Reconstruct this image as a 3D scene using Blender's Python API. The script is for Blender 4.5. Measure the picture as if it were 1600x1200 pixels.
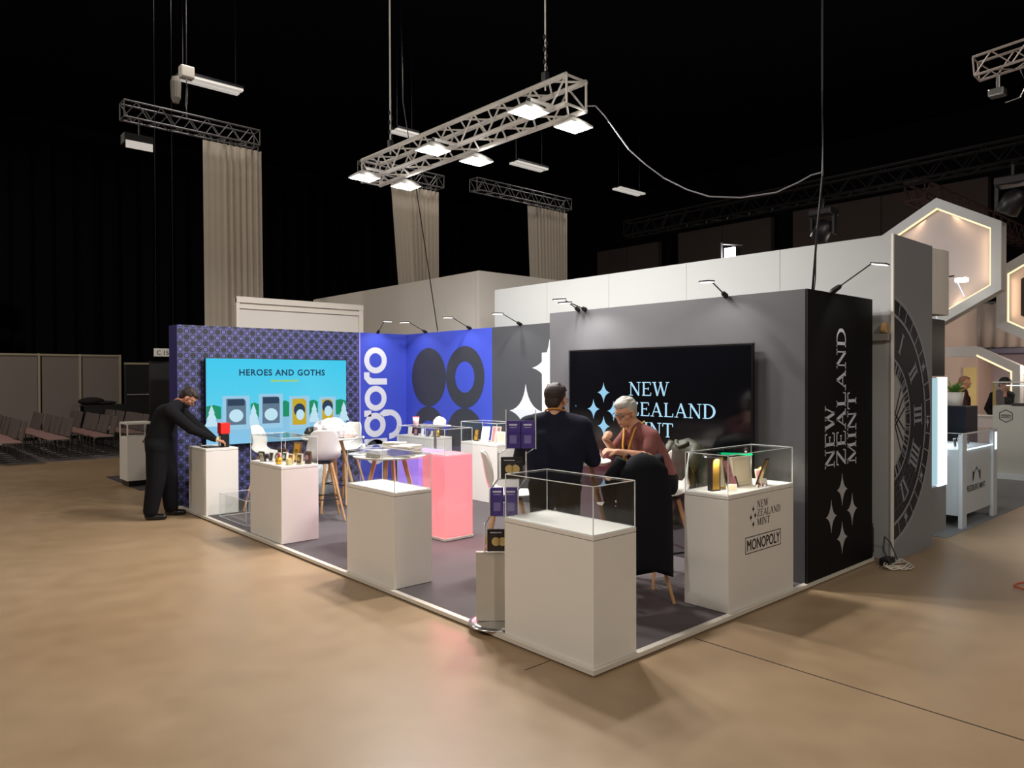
import bpy, bmesh, math, random
from mathutils import Vector, Matrix, Euler
random.seed(4)
for o in list(bpy.data.objects): bpy.data.objects.remove(o)
S = bpy.context.scene
C = S.collection
PI = math.pi
# world axes: +X and +Y run along the two sides of the exhibition stand, its near corner is the origin
# ---------------------------------------------------------------- camera
cd = bpy.data.cameras.new('camera'); cam = bpy.data.objects.new('camera', cd); C.objects.link(cam)
cam.location = (-3.1928, -2.8565, 1.7687)
yaw = 0.7303; pitch = 0.0089; roll = 0.003
cam.rotation_mode = 'QUATERNION'
cam.rotation_quaternion = (Matrix.Rotation(-yaw, 4, 'Z') @ Matrix.Rotation(PI/2 - pitch, 4, 'X') @ Matrix.Rotation(-roll, 4, 'Z')).to_quaternion()
cd.sensor_width = 36; cd.sensor_fit = 'HORIZONTAL'; cd.lens = 1136.77/1600*36; cd.clip_end = 200; cd.clip_start = .05
S.camera = cam
S.cycles.transparent_max_bounces = 40
# ---------------------------------------------------------------- world, exposure
W = bpy.data.worlds.new('world'); S.world = W; W.use_nodes = True
W.node_tree.nodes['Background'].inputs[0].default_value = (.55, .6, .75, 1)
W.node_tree.nodes['Background'].inputs[1].default_value = .012
S.view_settings.view_transform = 'Standard'; S.view_settings.look = 'None'
S.view_settings.exposure = 0; S.view_settings.gamma = 1; S.view_settings.use_curve_mapping = False

def hx(*c):
    out = []
    for v in c:
        v /= 255.; out.append(v/12.92 if v <= .04045 else ((v+.055)/1.055)**2.4)
    return (*out, 1)
def area(name, loc, target, power, size, col=(1, .93, .84), sy=None, parent=None, spread=180):
    l = bpy.data.lights.new(name, 'AREA'); l.energy = power; l.color = col; l.size = size
    l.spread = math.radians(spread)
    if sy: l.shape = 'RECTANGLE'; l.size_y = sy
    o = bpy.data.objects.new(name, l); C.objects.link(o); o.location = loc
    d = Vector(target) - Vector(loc); o.rotation_euler = d.to_track_quat('-Z', 'Y').to_euler()
    return o
def spot(name, loc, target, power, ang, col=(1, .97, .92), r=.03, blend=.6):
    l = bpy.data.lights.new(name, 'SPOT'); l.energy = power; l.color = col; l.spot_size = math.radians(ang); l.spot_blend = blend; l.shadow_soft_size = r
    o = bpy.data.objects.new(name, l); C.objects.link(o); o.location = loc
    d = Vector(target) - Vector(loc); o.rotation_euler = d.to_track_quat('-Z', 'Y').to_euler()
    return o
def point(name, loc, power, col, r=.1):
    l = bpy.data.lights.new(name, 'POINT'); l.energy = power; l.color = col; l.shadow_soft_size = r
    o = bpy.data.objects.new(name, l); C.objects.link(o); o.location = loc
    return o
# unseen high hall lamps, with more added to brighten curtains and back left
WARM = (1, .91, .8)
HALL = [(-9.5, 1.0, 7.6, 400), (-3.5, -9.5, 7.6, 400), (-8, 10, 8.6, 280), (6, -8, 8.6, 170), (-9, -6, 8.2, 230), (9, 3, 8.8, 100), (2, 11.2, 9.3, 90), (7.5, 10.8, 9.3, 90), (13, 10.8, 9.3, 80), (-3.5, 17.5, 9.3, 330)]
for i, (x, y, z, p) in enumerate(HALL):
    p *= .8 if i < 6 else .64
    area('hall_fill_light', (x, y, z), (x+(2-x)*.35*(x < 0), y+(2-y)*.35*(y < 5), 0), p, .8, WARM)
# the six floods of the lighting truss over the stand
FLOODS = [(x, y) for y in (1.98, 3.46, 4.87) for x in (1.35, 1.94)]
for x, y in FLOODS:
    area('flood_light', (x, y, 4.155), (x, y, 0), 70, .2, (1, .96, .91))
    point('flood_spill', (x, y-.12, 4.19), 1.6, (1, .96, .9), .04)  # added bare point beside each flood, brightens the truss

# ---------------------------------------------------------------- materials
MATS = {}
def mat(name, col, rough=.6, metal=0, emit=None, es=1, noise=0, nscale=8, spec=.5, bump=0, bscale=60):
    if name in MATS: return MATS[name]
    m = bpy.data.materials.new(name); m.use_nodes = True; nt = m.node_tree; b = nt.nodes['Principled BSDF']
    b.inputs['Base Color'].default_value = col; b.inputs['Roughness'].default_value = rough
    b.inputs['Metallic'].default_value = metal; b.inputs['Specular IOR Level'].default_value = spec
    if emit: b.inputs['Emission Color'].default_value = emit; b.inputs['Emission Strength'].default_value = es
    if noise or bump:
        tc = nt.nodes.new('ShaderNodeTexCoord')
        n = nt.nodes.new('ShaderNodeTexNoise'); n.inputs['Scale'].default_value = nscale; n.inputs['Detail'].default_value = 5
        nt.links.new(tc.outputs['Object'], n.inputs['Vector'])
        if noise:
            mx = nt.nodes.new('ShaderNodeMix'); mx.data_type = 'RGBA'
            nt.links.new(n.outputs['Fac'], mx.inputs['Factor'])
            mx.inputs['A'].default_value = tuple(c*(1-noise) for c in col[:3]) + (1,)
            mx.inputs['B'].default_value = tuple(min(1, c*(1+noise)) for c in col[:3]) + (1,)
            nt.links.new(mx.outputs['Result'], b.inputs['Base Color'])
        if bump:
            n2 = nt.nodes.new('ShaderNodeTexNoise'); n2.inputs['Scale'].default_value = bscale
            nt.links.new(tc.outputs['Object'], n2.inputs['Vector'])
            bp = nt.nodes.new('ShaderNodeBump'); bp.inputs['Strength'].default_value = bump; bp.inputs['Distance'].default_value = .01
            nt.links.new(n2.outputs['Fac'], bp.inputs['Height']); nt.links.new(bp.outputs['Normal'], b.inputs['Normal'])
    MATS[name] = m; return m
def emat(name, col, s=1):
    return mat(name, (0, 0, 0, 1), .5, 0, col, s, spec=.2)
def thinglass(name, tint=(.97, .98, .98, 1), refl=1.0):
    m = bpy.data.materials.new(name); m.use_nodes = True; nt = m.node_tree
    for n in list(nt.nodes): nt.nodes.remove(n)
    out = nt.nodes.new('ShaderNodeOutputMaterial'); t = nt.nodes.new('ShaderNodeBsdfTransparent'); g = nt.nodes.new('ShaderNodeBsdfGlossy')
    t.inputs[0].default_value = tint; g.inputs['Roughness'].default_value = .01
    f = nt.nodes.new('ShaderNodeLayerWeight'); f.inputs[0].default_value = .5
    pw = nt.nodes.new('ShaderNodeMath'); pw.operation = 'POWER'; pw.inputs[1].default_value = 4; nt.links.new(f.outputs['Facing'], pw.inputs[0])
    ma = nt.nodes.new('ShaderNodeMath'); ma.operation = 'MULTIPLY_ADD'; ma.inputs[1].default_value = .5; ma.inputs[2].default_value = .022; nt.links.new(pw.outputs[0], ma.inputs[0])
    mx = nt.nodes.new('ShaderNodeMixShader'); nt.links.new(ma.outputs[0], mx.inputs[0]); nt.links.new(t.outputs[0], mx.inputs[1]); nt.links.new(g.outputs[0], mx.inputs[2])
    nt.links.new(mx.outputs[0], out.inputs[0]); MATS[name] = m; return m
M_white = mat('white_laminate', hx(230, 226, 220), .45, noise=.02, nscale=3)
M_wwall = mat('white_wall_board', hx(174, 176, 176), .7, noise=.02, nscale=1.5)
M_wbox = mat('cream_white_board', hx(212, 206, 198), .7)
M_black = mat('black_matt_print', hx(11, 11, 13), .6, spec=.2)
M_charc = mat('charcoal_wall_print', hx(64, 65, 69), .5)
M_blue = mat('cobalt_wall_print', hx(58, 74, 186), .5)
M_navyd = mat('dark_navy_print', hx(46, 40, 110), .6)
M_print_dark = mat('charcoal_disc_print', hx(50, 51, 58), .5)
M_print_white = mat('white_print', hx(206, 209, 220), .5)
M_ink = mat('black_ink', hx(16, 15, 17), .5)
M_alu = mat('brushed_aluminium', hx(222, 220, 216), .45, .2)
M_steel = mat('dark_steel', hx(60, 60, 64), .4, .7)
M_blackp = mat('black_plastic', hx(14, 14, 16), .4)
M_wood = mat('beech_wood', hx(206, 160, 112), .5, noise=.15, nscale=30)
M_chair = mat('white_chair_shell', hx(226, 222, 216), .35)
M_carpet = mat('charcoal_carpet', hx(88, 82, 84), .95, noise=.12, nscale=90, bump=.4, bscale=300)
M_trimw = mat('platform_edge_white', hx(215, 208, 196), .4)
M_glass = thinglass('acrylic_sheet')
M_edge = mat('polished_acrylic_edge', hx(235, 238, 238), .2)
M_paper = mat('white_paper', hx(235, 232, 228), .7)
M_gold = mat('gold_metal', hx(214, 170, 80), .3, .8)
M_silver = mat('silver_metal', hx(205, 205, 205), .25, .9)
M_lens = emat('flood_lens_glow', (1, .96, .9, 1), 14)
M_led = emat('warm_led_strip', (1, .74, .42, 1), 1.6)
M_ledc = emat('arm_lamp_led', (1, .98, .94, 1), 3)
M_black_hall = mat('black_hall_paint', hx(22, 23, 30), .95, spec=.05, noise=.3, nscale=.6)
M_drape_b = mat('black_drape', hx(12, 12, 15), .95, spec=.1)
M_brown = mat('brown_acoustic_panel', hx(92, 80, 78), .9, noise=.08, nscale=4)
M_beige = mat('beige_curtain_cloth', hx(196, 186, 172), .9, noise=.05, nscale=5)
M_part = mat('grey_partition_board', hx(132, 122, 116), .8, noise=.04, nscale=1)
M_cream = mat('cream_partition_profile', hx(176, 164, 140), .5)

# ---------------------------------------------------------------- mesh helpers
def wl(o):
    v = Vector((0, 0, 0))
    while o is not None: v += o.location; o = o.parent
    return v
class MB:
    def __init__(s): s.v = []; s.f = []
    def add(s, vs, fs):
        n = len(s.v); s.v += [tuple(v) for v in vs]; s.f += [tuple(i+n for i in f) for f in fs]; return s
    def box(s, x0, x1, y0, y1, z0, z1, M=None):
        if x0 > x1: x0, x1 = x1, x0
        if y0 > y1: y0, y1 = y1, y0
        if z0 > z1: z0, z1 = z1, z0
        vs = [Vector(p) for p in ((x0,y0,z0),(x1,y0,z0),(x1,y1,z0),(x0,y1,z0),(x0,y0,z1),(x1,y0,z1),(x1,y1,z1),(x0,y1,z1))]
        if M is not None: vs = [M @ v for v in vs]
        return s.add(vs, [(0,3,2,1),(4,5,6,7),(0,1,5,4),(1,2,6,5),(2,3,7,6),(3,0,4,7)])
    def bbox(s, x0, x1, y0, y1, z0, z1, b=.004, M=None):   # box with chamfered edges
        bm = bmesh.new(); bmesh.ops.create_cube(bm, size=1)
        for v in bm.verts: v.co = Vector(((x0+x1)/2+v.co.x*(x1-x0), (y0+y1)/2+v.co.y*(y1-y0), (z0+z1)/2+v.co.z*(z1-z0)))
        bmesh.ops.bevel(bm, geom=list(bm.edges), offset=b, segments=2, affect='EDGES', profile=.5)
        bm.verts.index_update()
        vs = [(M @ v.co) if M is not None else v.co.copy() for v in bm.verts]; fs = [tuple(v.index for v in f.verts) for f in bm.faces]; bm.free()
        return s.add(vs, fs)
    def tube(s, p0, p1, r0, r1=None, n=12, cap=True):
        r1 = r0 if r1 is None else r1
        p0 = Vector(p0); p1 = Vector(p1); d = (p1-p0).normalized(); q = d.to_track_quat('Z', 'Y')
        vs = []
        for p, r in ((p0, r0), (p1, r1)):
            for i in range(n): vs.append(p + q @ Vector((r*math.cos(2*PI*i/n), r*math.sin(2*PI*i/n), 0)))
        fs = [(i, (i+1) % n, n+(i+1) % n, n+i) for i in range(n)]
        if cap: fs += [tuple(range(n))[::-1], tuple(range(n, 2*n))]
        return s.add(vs, fs)
    def path(s, pts, r, n=8):
        pts = [Vector(p) for p in pts]; vs = []; fs = []
        for k, p in enumerate(pts):
            d = (pts[min(k+1, len(pts)-1)] - pts[max(k-1, 0)]).normalized(); q = d.to_track_quat('Z', 'Y')
            rr = r[k] if isinstance(r, (list, tuple)) else r
            for i in range(n): vs.append(p + q @ Vector((rr*math.cos(2*PI*i/n), rr*math.sin(2*PI*i/n), 0)))
        for k in range(len(pts)-1):
            for i in range(n): fs.append((k*n+i, k*n+(i+1) % n, (k+1)*n+(i+1) % n, (k+1)*n+i))
        fs += [tuple(range(n))[::-1], tuple(range((len(pts)-1)*n, len(pts)*n))]
        return s.add(vs, fs)
    def lathe(s, prof, c=(0, 0, 0), n=24, M=None):   # prof: (r, z)
        vs = []; fs = []; c = Vector(c)
        for r, z in prof:
            for i in range(n):
                v = Vector((r*math.cos(2*PI*i/n), r*math.sin(2*PI*i/n), z))
                vs.append((M @ v if M is not None else v) + c)
        for k in range(len(prof)-1):
            for i in range(n): fs.append((k*n+i, k*n+(i+1) % n, (k+1)*n+(i+1) % n, (k+1)*n+i))
        fs += [tuple(range(n))[::-1], tuple(range((len(prof)-1)*n, len(prof)*n))]
        return s.add(vs, fs)
    def prism(s, pts, fr, th):       # polygon in frame fr(a,b)->Vector, thickness vector th
        n = len(pts); a = [fr(*p) for p in pts]; b = [p + th for p in a]
        bm = bmesh.new(); va = [bm.verts.new(p) for p in a]; vb = [bm.verts.new(p) for p in b]
        bm.verts.index_update()
        f1 = bm.faces.new(va); f2 = bm.faces.new(vb[::-1])
        for i in range(n): bm.faces.new((va[i], vb[i], vb[(i+1) % n], va[(i+1) % n]))
        bmesh.ops.recalc_face_normals(bm, faces=bm.faces)
        bmesh.ops.triangulate(bm, faces=[f for f in bm.faces if len(f.verts) > 4])
        bm.verts.index_update()
        s.add([v.co.copy() for v in bm.verts], [tuple(v.index for v in f.verts) for f in bm.faces]); bm.free(); return s
    def ring(s, c, R, r, fr, th, a0=0, a1=2*PI, n=40, sx=1, sy=1):
        for k in range(n):
            t0 = a0+(a1-a0)*k/n; t1 = a0+(a1-a0)*(k+1)/n
            P = [(c[0]+R*math.cos(t0)*sx, c[1]+R*math.sin(t0)*sy), (c[0]+R*math.cos(t1)*sx, c[1]+R*math.sin(t1)*sy),
                 (c[0]+r*math.cos(t1)*sx, c[1]+r*math.sin(t1)*sy), (c[0]+r*math.cos(t0)*sx, c[1]+r*math.sin(t0)*sy)]
            a = [fr(*p) for p in P]; b = [p+th for p in a]
            s.add(a+b, [(0,1,2,3),(7,6,5,4),(0,4,5,1),(2,6,7,3)])
        return s
    def sphere(s, c, r, n=12, M=None):
        rx, ry, rz = (r, r, r) if not isinstance(r, (tuple, list)) else r
        vs = []; fs = []; h = n//2; c = Vector(c)
        for j in range(h+1):
            t = PI*j/h
            for i in range(n):
                v = Vector((rx*math.sin(t)*math.cos(2*PI*i/n), ry*math.sin(t)*math.sin(2*PI*i/n), rz*math.cos(t)))
                vs.append((M @ v if M is not None else v) + c)
        for j in range(h):
            for i in range(n): fs.append((j*n+i, (j+1)*n+i, (j+1)*n+(i+1) % n, j*n+(i+1) % n))
        return s.add(vs, fs)
    def build(s, name, m, parent=None, smooth=False, local=False):
        me = bpy.data.meshes.new(name)
        off = Vector((0, 0, 0)) if (parent is None or local) else wl(parent)
        me.from_pydata([Vector(v)-off for v in s.v], [], s.f); me.validate()
        if smooth:
            for p in me.polygons: p.use_smooth = True
        bm = bmesh.new(); bm.from_mesh(me)
        if smooth: bmesh.ops.remove_doubles(bm, verts=bm.verts, dist=1e-5)
        bmesh.ops.recalc_face_normals(bm, faces=bm.faces); bm.to_mesh(me); bm.free()
        me.materials.append(m)
        o = bpy.data.objects.new(name, me); C.objects.link(o)
        if parent is not None: o.parent = parent
        return o
def bend_smooth(o, ang=40):
    for p in o.data.polygons: p.use_smooth = True
    try: o.data.set_sharp_from_angle(angle=math.radians(ang))
    except Exception: pass
    return o
def tag(o, label=None, cat=None, group=None, kind=None):
    if label: o['label'] = label
    if cat: o['category'] = cat
    if group: o['group'] = group
    if kind: o['kind'] = kind
    return o
def thing(name, label, cat, loc=(0, 0, 0), rz=0, group=None):
    o = bpy.data.objects.new(name, None); C.objects.link(o); o.location = loc; o.rotation_euler = (0, 0, rz); o.empty_display_size = .1
    return tag(o, label, cat, group)
def struct(name, mb, m, parent=None, smooth=False):
    o = mb.build(name, m, parent, smooth)
    if parent is None: o['kind'] = 'structure'
    return o
def copy_tree(o, parent=None):
    c = o.copy(); C.objects.link(c)
    if parent is not None: c.parent = parent
    for ch in [k for k in o.children]: copy_tree(ch, c)
    return c
def frX(x):   # plane facing -X: text runs towards -Y
    return lambda a, b: Vector((x, -a, b))
V = Vector

# ---------------------------------------------------------------- lettering
def text_mb(txt, size, fr, th, bold=0, shear=0, align='LEFT', spacing=1.0, sx=1):
    cu = bpy.data.curves.new('t', 'FONT'); cu.body = txt; cu.size = size; cu.offset = bold; cu.align_x = align; cu.resolution_u = 3; cu.space_character = spacing
    o = bpy.data.objects.new('t', cu); C.objects.link(o)
    dg = bpy.context.evaluated_depsgraph_get(); me = bpy.data.meshes.new_from_object(o.evaluated_get(dg))
    mb = MB(); 
    mb.add([fr(v.co.x*sx, v.co.y)+th for v in me.vertices], [tuple(p.vertices) for p in me.polygons])
    bpy.data.objects.remove(o); bpy.data.meshes.remove(me); return mb
def bar(mb, p, q, w, fr, th):
    p = Vector(p); q = Vector(q); d = (q-p).normalized(); n = Vector((-d.y, d.x))*w/2
    mb.prism([tuple(p-n), tuple(q-n), tuple(q+n), tuple(p+n)], fr, th)
def serif_text(mb, txt, x, y, h, fr, th, ws=1.0):
    T = .15*h; t = .065*h; sf = .05*h; X = x
    def B(p, q, w): bar(mb, (X+p[0]*h*ws, y+p[1]*h), (X+q[0]*h*ws, y+q[1]*h), w, fr, th)
    def ser(cx, top, w=.26): # serif foot
        yy = .975 if top else .025
        B((cx-w/2, yy), (cx+w/2, yy), sf)
    for ch in txt:
        if ch == ' ': X += .35*h*ws; continue
        if ch == 'N':
            w = .82; B((.14, 0), (.14, 1), t); B((.68, 0), (.68, 1), t); B((.14, .98), (.68, .03), T); ser(.14, False); ser(.1, True, .2); ser(.68, True)
        elif ch == 'E':
            w = .68; B((.16, 0), (.16, 1), T); B((.05, .97), (.6, .97), t); B((.05, .03), (.62, .03), t); B((.16, .52), (.46, .52), t); B((.59, .97), (.6, .78), t); B((.61, .03), (.63, .24), t); B((.46, .42), (.46, .62), t)
        elif ch == 'W':
            w = 1.12; B((.12, 1), (.34, .02), T); B((.34, .02), (.56, .98), t); B((.52, 1), (.76, .02), T); B((.76, .02), (.98, 1), t); ser(.12, True); ser(.54, True, .2); ser(.98, True, .22)
        elif ch == 'Z':
            w = .74; B((.08, .97), (.64, .97), t); B((.06, .03), (.66, .03), t); B((.6, .95), (.12, .05), T); B((.09, .97), (.08, .78), t); B((.65, .03), (.67, .24), t)
        elif ch == 'A':
            w = .84; B((.42, 1), (.12, .02), t); B((.4, .98), (.7, .02), T); B((.22, .34), (.6, .34), t); ser(.12, False, .24); ser(.7, False)
        elif ch == 'L':
            w = .66; B((.16, 0), (.16, 1), T); B((.05, .03), (.6, .03), t); B((.59, .03), (.61, .26), t); ser(.16, True)
        elif ch == 'D':
            w = .86; B((.16, 0), (.16, 1), T); ser(.12, True, .2); ser(.12, False, .2)
            n = 16
            for k in range(n):
                a0 = -PI/2+PI*k/n; a1 = -PI/2+PI*(k+1)/n
                P = [(X+(.3+.47*math.cos(a0))*h*ws, y+(.5+.5*math.sin(a0))*h), (X+(.3+.47*math.cos(a1))*h*ws, y+(.5+.5*math.sin(a1))*h),
                     (X+(.3+.33*math.cos(a1))*h*ws, y+(.5+.44*math.sin(a1))*h), (X+(.3+.33*math.cos(a0))*h*ws, y+(.5+.44*math.sin(a0))*h)]
                mb.prism(P, fr, th)
            B((.16, .97), (.31, .97), t); B((.16, .03), (.31, .03), t)
        elif ch == 'M':
            w = 1.0; B((.14, 0), (.18, 1), t); B((.17, 1), (.48, .05), T); B((.48, .05), (.79, 1), t); B((.8, 1), (.84, 0), T); ser(.14, False); ser(.84, False); ser(.14, True, .16); ser(.82, True, .18)
        elif ch == 'I':
            w = .34; B((.17, 0), (.17, 1), T); ser(.17, True); ser(.17, False)
        elif ch == 'T':
            w = .76; B((.37, 0), (.37, 1), T); B((.05, .97), (.69, .97), t); B((.06, .97), (.04, .76), t); B((.68, .97), (.7, .76), t); ser(.37, False)
        X += (w+.04)*h*ws
    return X
def star(mb, cx, cy, rx, ry, fr, th, n=7):
    pts = []
    tips = [(rx, 0), (0, ry), (-rx, 0), (0, -ry)]
    for k in range(4):
        a = tips[k]; b = tips[(k+1) % 4]
        for i in range(n):
            t = i/n; c = ((a[0]+b[0])*.13, (a[1]+b[1])*.13)
            pts.append((cx+(1-t)**2*a[0]+2*t*(1-t)*c[0]+t*t*b[0], cy+(1-t)**2*a[1]+2*t*(1-t)*c[1]+t*t*b[1]))
    mb.prism(pts, fr, th)

# ---------------------------------------------------------------- hall
def floor_mat():
    m = bpy.data.materials.new('sealed_concrete_floor'); m.use_nodes = True; nt = m.node_tree; b = nt.nodes['Principled BSDF']
    tc = nt.nodes.new('ShaderNodeTexCoord')
    n1 = nt.nodes.new('ShaderNodeTexNoise'); n1.inputs['Scale'].default_value = .5; n1.inputs['Detail'].default_value = 6
    n2 = nt.nodes.new('ShaderNodeTexNoise'); n2.inputs['Scale'].default_value = 4; n2.inputs['Detail'].default_value = 8
    nt.links.new(tc.outputs['Object'], n1.inputs['Vector']); nt.links.new(tc.outputs['Object'], n2.inputs['Vector'])
    r = nt.nodes.new('ShaderNodeValToRGB'); r.color_ramp.elements[0].position = .3; r.color_ramp.elements[1].position = .7
    r.color_ramp.elements[0].color = hx(148, 122, 93); r.color_ramp.elements[1].color = hx(162, 138, 110)
    nt.links.new(n1.outputs['Fac'], r.inputs[0])
    mx = nt.nodes.new('ShaderNodeMix'); mx.data_type = 'RGBA'; mx.blend_type = 'OVERLAY'; mx.inputs['Factor'].default_value = .12
    nt.links.new(r.outputs[0], mx.inputs['A']); nt.links.new(n2.outputs['Fac'], mx.inputs['B']); nt.links.new(mx.outputs['Result'], b.inputs['Base Color'])
    mr = nt.nodes.new('ShaderNodeMapRange'); mr.inputs['To Min'].default_value = .28; mr.inputs['To Max'].default_value = .5
    nt.links.new(n2.outputs['Fac'], mr.inputs['Value']); nt.links.new(mr.outputs[0], b.inputs['Roughness'])
    b.inputs['Specular IOR Level'].default_value = .4
    return m
struct('floor', MB().box(-14, 24, -12, 26, -.1, 0), floor_mat())
struct('ceiling', MB().box(-14, 24, -12, 26, 10.2, 10.3), M_black_hall)
struct('wall_back', MB().box(-14, 24, 25, 25.2, 0, 10.2), M_black_hall)
struct('wall_right', MB().box(23, 23.2, -12, 25, 0, 10.2), M_black_hall)
struct('wall_left', MB().box(-14.2, -14, -12, 26, 0, 10.2), M_black_hall)
struct('wall_front', MB().box(-14, 24, -12.2, -12, 0, 10.2), M_black_hall)
M_joint = mat('floor_joint_filler', hx(70, 56, 44), .8)
struct('trim_1', MB().box(.993, 1.005, -12, -.02, 0, .0012), M_joint)
struct('trim_2', MB().box(-.215, -.0, .356, .363, 0, .0012), M_joint)
# grey carpets of the neighbouring areas
tag(MB().box(5.62, 23, -.12, 9, .0, .004).build('carpet', mat('grey_blue_carpet', hx(120, 122, 124), .9, noise=.06, nscale=60)), 'grey carpet of the neighbouring stands, right of the clock wall', 'carpet')
tag(MB().box(-8, 3.5, 15.2, 21.6, .0, .006).build('carpet', mat('seating_carpet', hx(104, 98, 98), .95, noise=.08, nscale=40)), 'grey carpet under the rows of chairs at the back left', 'carpet')
tag(MB().box(.08, 2.6, 9.6, 11.75, .0, .01).build('carpet', mat('dark_stand_carpet', hx(60, 56, 60), .95)), 'dark carpet of the stand behind the bending man', 'carpet')

def folded(x0, x1, y, z0, z1, amp, wl_, name, m, parent=None, xb0=None, xb1=None, nz=6, seed=1, plain=0):
    rnd = random.Random(seed); xb0 = x0 if xb0 is None else xb0; xb1 = x1 if xb1 is None else xb1
    nx = int(abs(x1-x0)/wl_*8)+8; vs = []; fs = []
    ph = [rnd.uniform(0, 6) for _ in range(4)]
    for j in range(nz+1):
        t = j/nz; z = z1+(z0-z1)*t
        for i in range(nx+1):
            s = i/nx; a = x0+(x1-x0)*s; b = xb0+(xb1-xb0)*s; x = a+(b-a)*min(1, t*1.0)
            k = 1 if s > plain else .12
            yy = y+k*amp*(math.sin(s*(x1-x0)/wl_*2*PI+ph[0]+.35*math.sin(s*9+ph[1]))+.35*math.sin(s*(x1-x0)/wl_*4.3*PI+ph[2]))*(.75+.25*t)
            vs.append((x, yy, z))
    for j in range(nz):
        for i in range(nx): fs.append((j*(nx+1)+i, j*(nx+1)+i+1, (j+1)*(nx+1)+i+1, (j+1)*(nx+1)+i))
    o = MB().add(vs, fs).build(name, m, parent, True)
    sd = o.modifiers.new('s', 'SOLIDIFY'); sd.thickness = .012
    return o

# truss in one piece: chords + single braces as parts
def truss(label, p0, p1, sec, step, m, name='lighting_truss', rc=.025, rb=.011, group=None, n=10, ref_up=V((0, 0, 1)), braces='all'):
    p0 = V(p0); p1 = V(p1); d = (p1-p0); L = d.length; d.normalize(); side = d.cross(ref_up).normalized(); up = side.cross(d).normalized()
    t = thing(name, label, 'truss', tuple((p0+p1)/2), 0, group)
    cs = [(-1, -1), (1, -1), (1, 1), (-1, 1)]
    off = [side*a*sec/2+up*b*sec/2 for a, b in cs]
    for o in off: bend_smooth(MB().tube(p0+o, p1+o, rc, n=n).build('chord', m, t))
    k = int(L/step); st = L/k
    for f in range(4):
        a, b = off[f], off[(f+1) % 4]
        if braces == 'few' and f not in (0, 1, 3): continue
        for i in range(k):
            q0 = p0+d*st*i; q1 = p0+d*st*(i+.5); q2 = p0+d*st*(i+1)
            MB().tube(q0+a, q1+b, rb, n=6).build('brace', m, t); MB().tube(q1+b, q2+a, rb, n=6).build('brace', m, t)
    for e in (p0, p1):
        for f in range(4): MB().tube(e+off[f], e+off[(f+1) % 4], rb*1.2, n=6).build('end_bar', m, t)
    return t

# ---------------------------------------------------------------- hall curtains with their trusses
M_truss_d = mat('dark_truss_metal', hx(120, 120, 124), .45, .6)
for (lab, xa, xb, y, z, cx0, cx1, b0, b1, sd) in (
    ('hanging truss carrying the tall beige curtain at the left', .45, 3.0, 12.0, 6.62, 1.9, 3.1, 1.93, 3.12, 3),
    ('hanging truss half hidden behind the lit truss, carrying the middle beige curtain', 5.6, 7.9, 12.25, 6.62, 6.3, 7.95, 6.9, 7.9, 5),
    ('small hanging truss carrying the right beige curtain', 8.6, 12.1, 11.78, 6.62, 10.4, 12.1, 10.75, 12.08, 7)):
    truss(lab, (xa, y, z+.12), (xb, y, z+.12), .3, .42, M_truss_d, rc=.02, rb=.01, n=8, braces='few')
labs = ['tall beige pleated curtain at the left, under its own truss', 'middle beige pleated curtain, pulled in at the left edge', 'right beige pleated curtain behind the tall white wall']
for i, (x0, x1, y, b0, b1, sd) in enumerate(((1.9, 3.08, 12.0, 1.93, 3.12, 3), (6.42, 7.82, 12.25, 6.95, 7.8, 5), (10.5, 12.05, 11.78, 10.8, 12.05, 7))):
    t = thing('curtain', labs[i], 'curtain', ((x0+x1)/2, y, 6.5), 0, None)
    folded(x0, x1, y, .02, 6.5, .035, .125, 'cloth', M_beige, t, b0, b1, 10, sd, plain=.35 if i < 2 else .2)
    n = 10
    for k in range(n):
        x = x0+(x1-x0)*(k+.5)/n
        MB().tube((x, y, 6.5), (x, y, 6.59), .012, n=6).build('hook', M_silver, t)
# hoist over the left curtain truss
t = thing('chain_hoist', 'white chain hoist with grey chain bag above the left curtain truss', 'hoist', (1.55, 12.0, 6.9))
MB().bbox(1.47, 1.73, 11.9, 12.1, 7.62, 7.86, .03).build('motor', M_white, t)
MB().lathe([(.05, 7.1), (.09, 7.2), (.1, 7.5), (.07, 7.6)], (1.4, 12, 0), 12).build('chain_bag', mat('grey_canvas', hx(150, 146, 140), .9), t)
MB().path([(1.6, 12, 7.65), (1.61, 12.01, 7.4), (1.59, 12, 7.1), (1.6, 12, 6.9)], .022).build('chain', M_silver, t)
MB().tube((1.6, 12, 7.86), (1.6, 12, 10.2), .01).build('hanger', M_steel, t)
# dead ceiling luminaires, a weak glow stands in for light on their plates
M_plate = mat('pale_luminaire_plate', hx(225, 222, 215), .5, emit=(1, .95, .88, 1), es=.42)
PL = [((1.75, 3.05), 13.0, 8, 'long pale ceiling luminaire above the left chain hoist'), ((6.9, 7.55), 12.87, 8, 'short pale ceiling luminaire behind the far end of the lit truss'),
      ((11.0, 12.25), 12.9, 8, 'pale slotted ceiling luminaire right of the second flood row'), ((15.5, 16.8), 12.8, 8, 'farthest pale slotted ceiling luminaire, above the brown panels')]
for (x0, x1), y, z, lab in PL:
    t = thing('ceiling_luminaire', lab, 'lamp', ((x0+x1)/2, y, z), 0)
    for k in (-1, 1): MB().box(x0, x1, y+k*.11-.07, y+k*.11+.07, z, z+.05).build('diffuser', M_plate, t)
    MB().box(x0, x1, y-.2, y+.2, z+.05, z+.1).build('housing', M_steel, t)
    for x in (x0+.1, x1-.1): MB().tube((x, y, z+.1), (x, y, 10.2), .008, n=6).build('hanger', M_steel, t)
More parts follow.
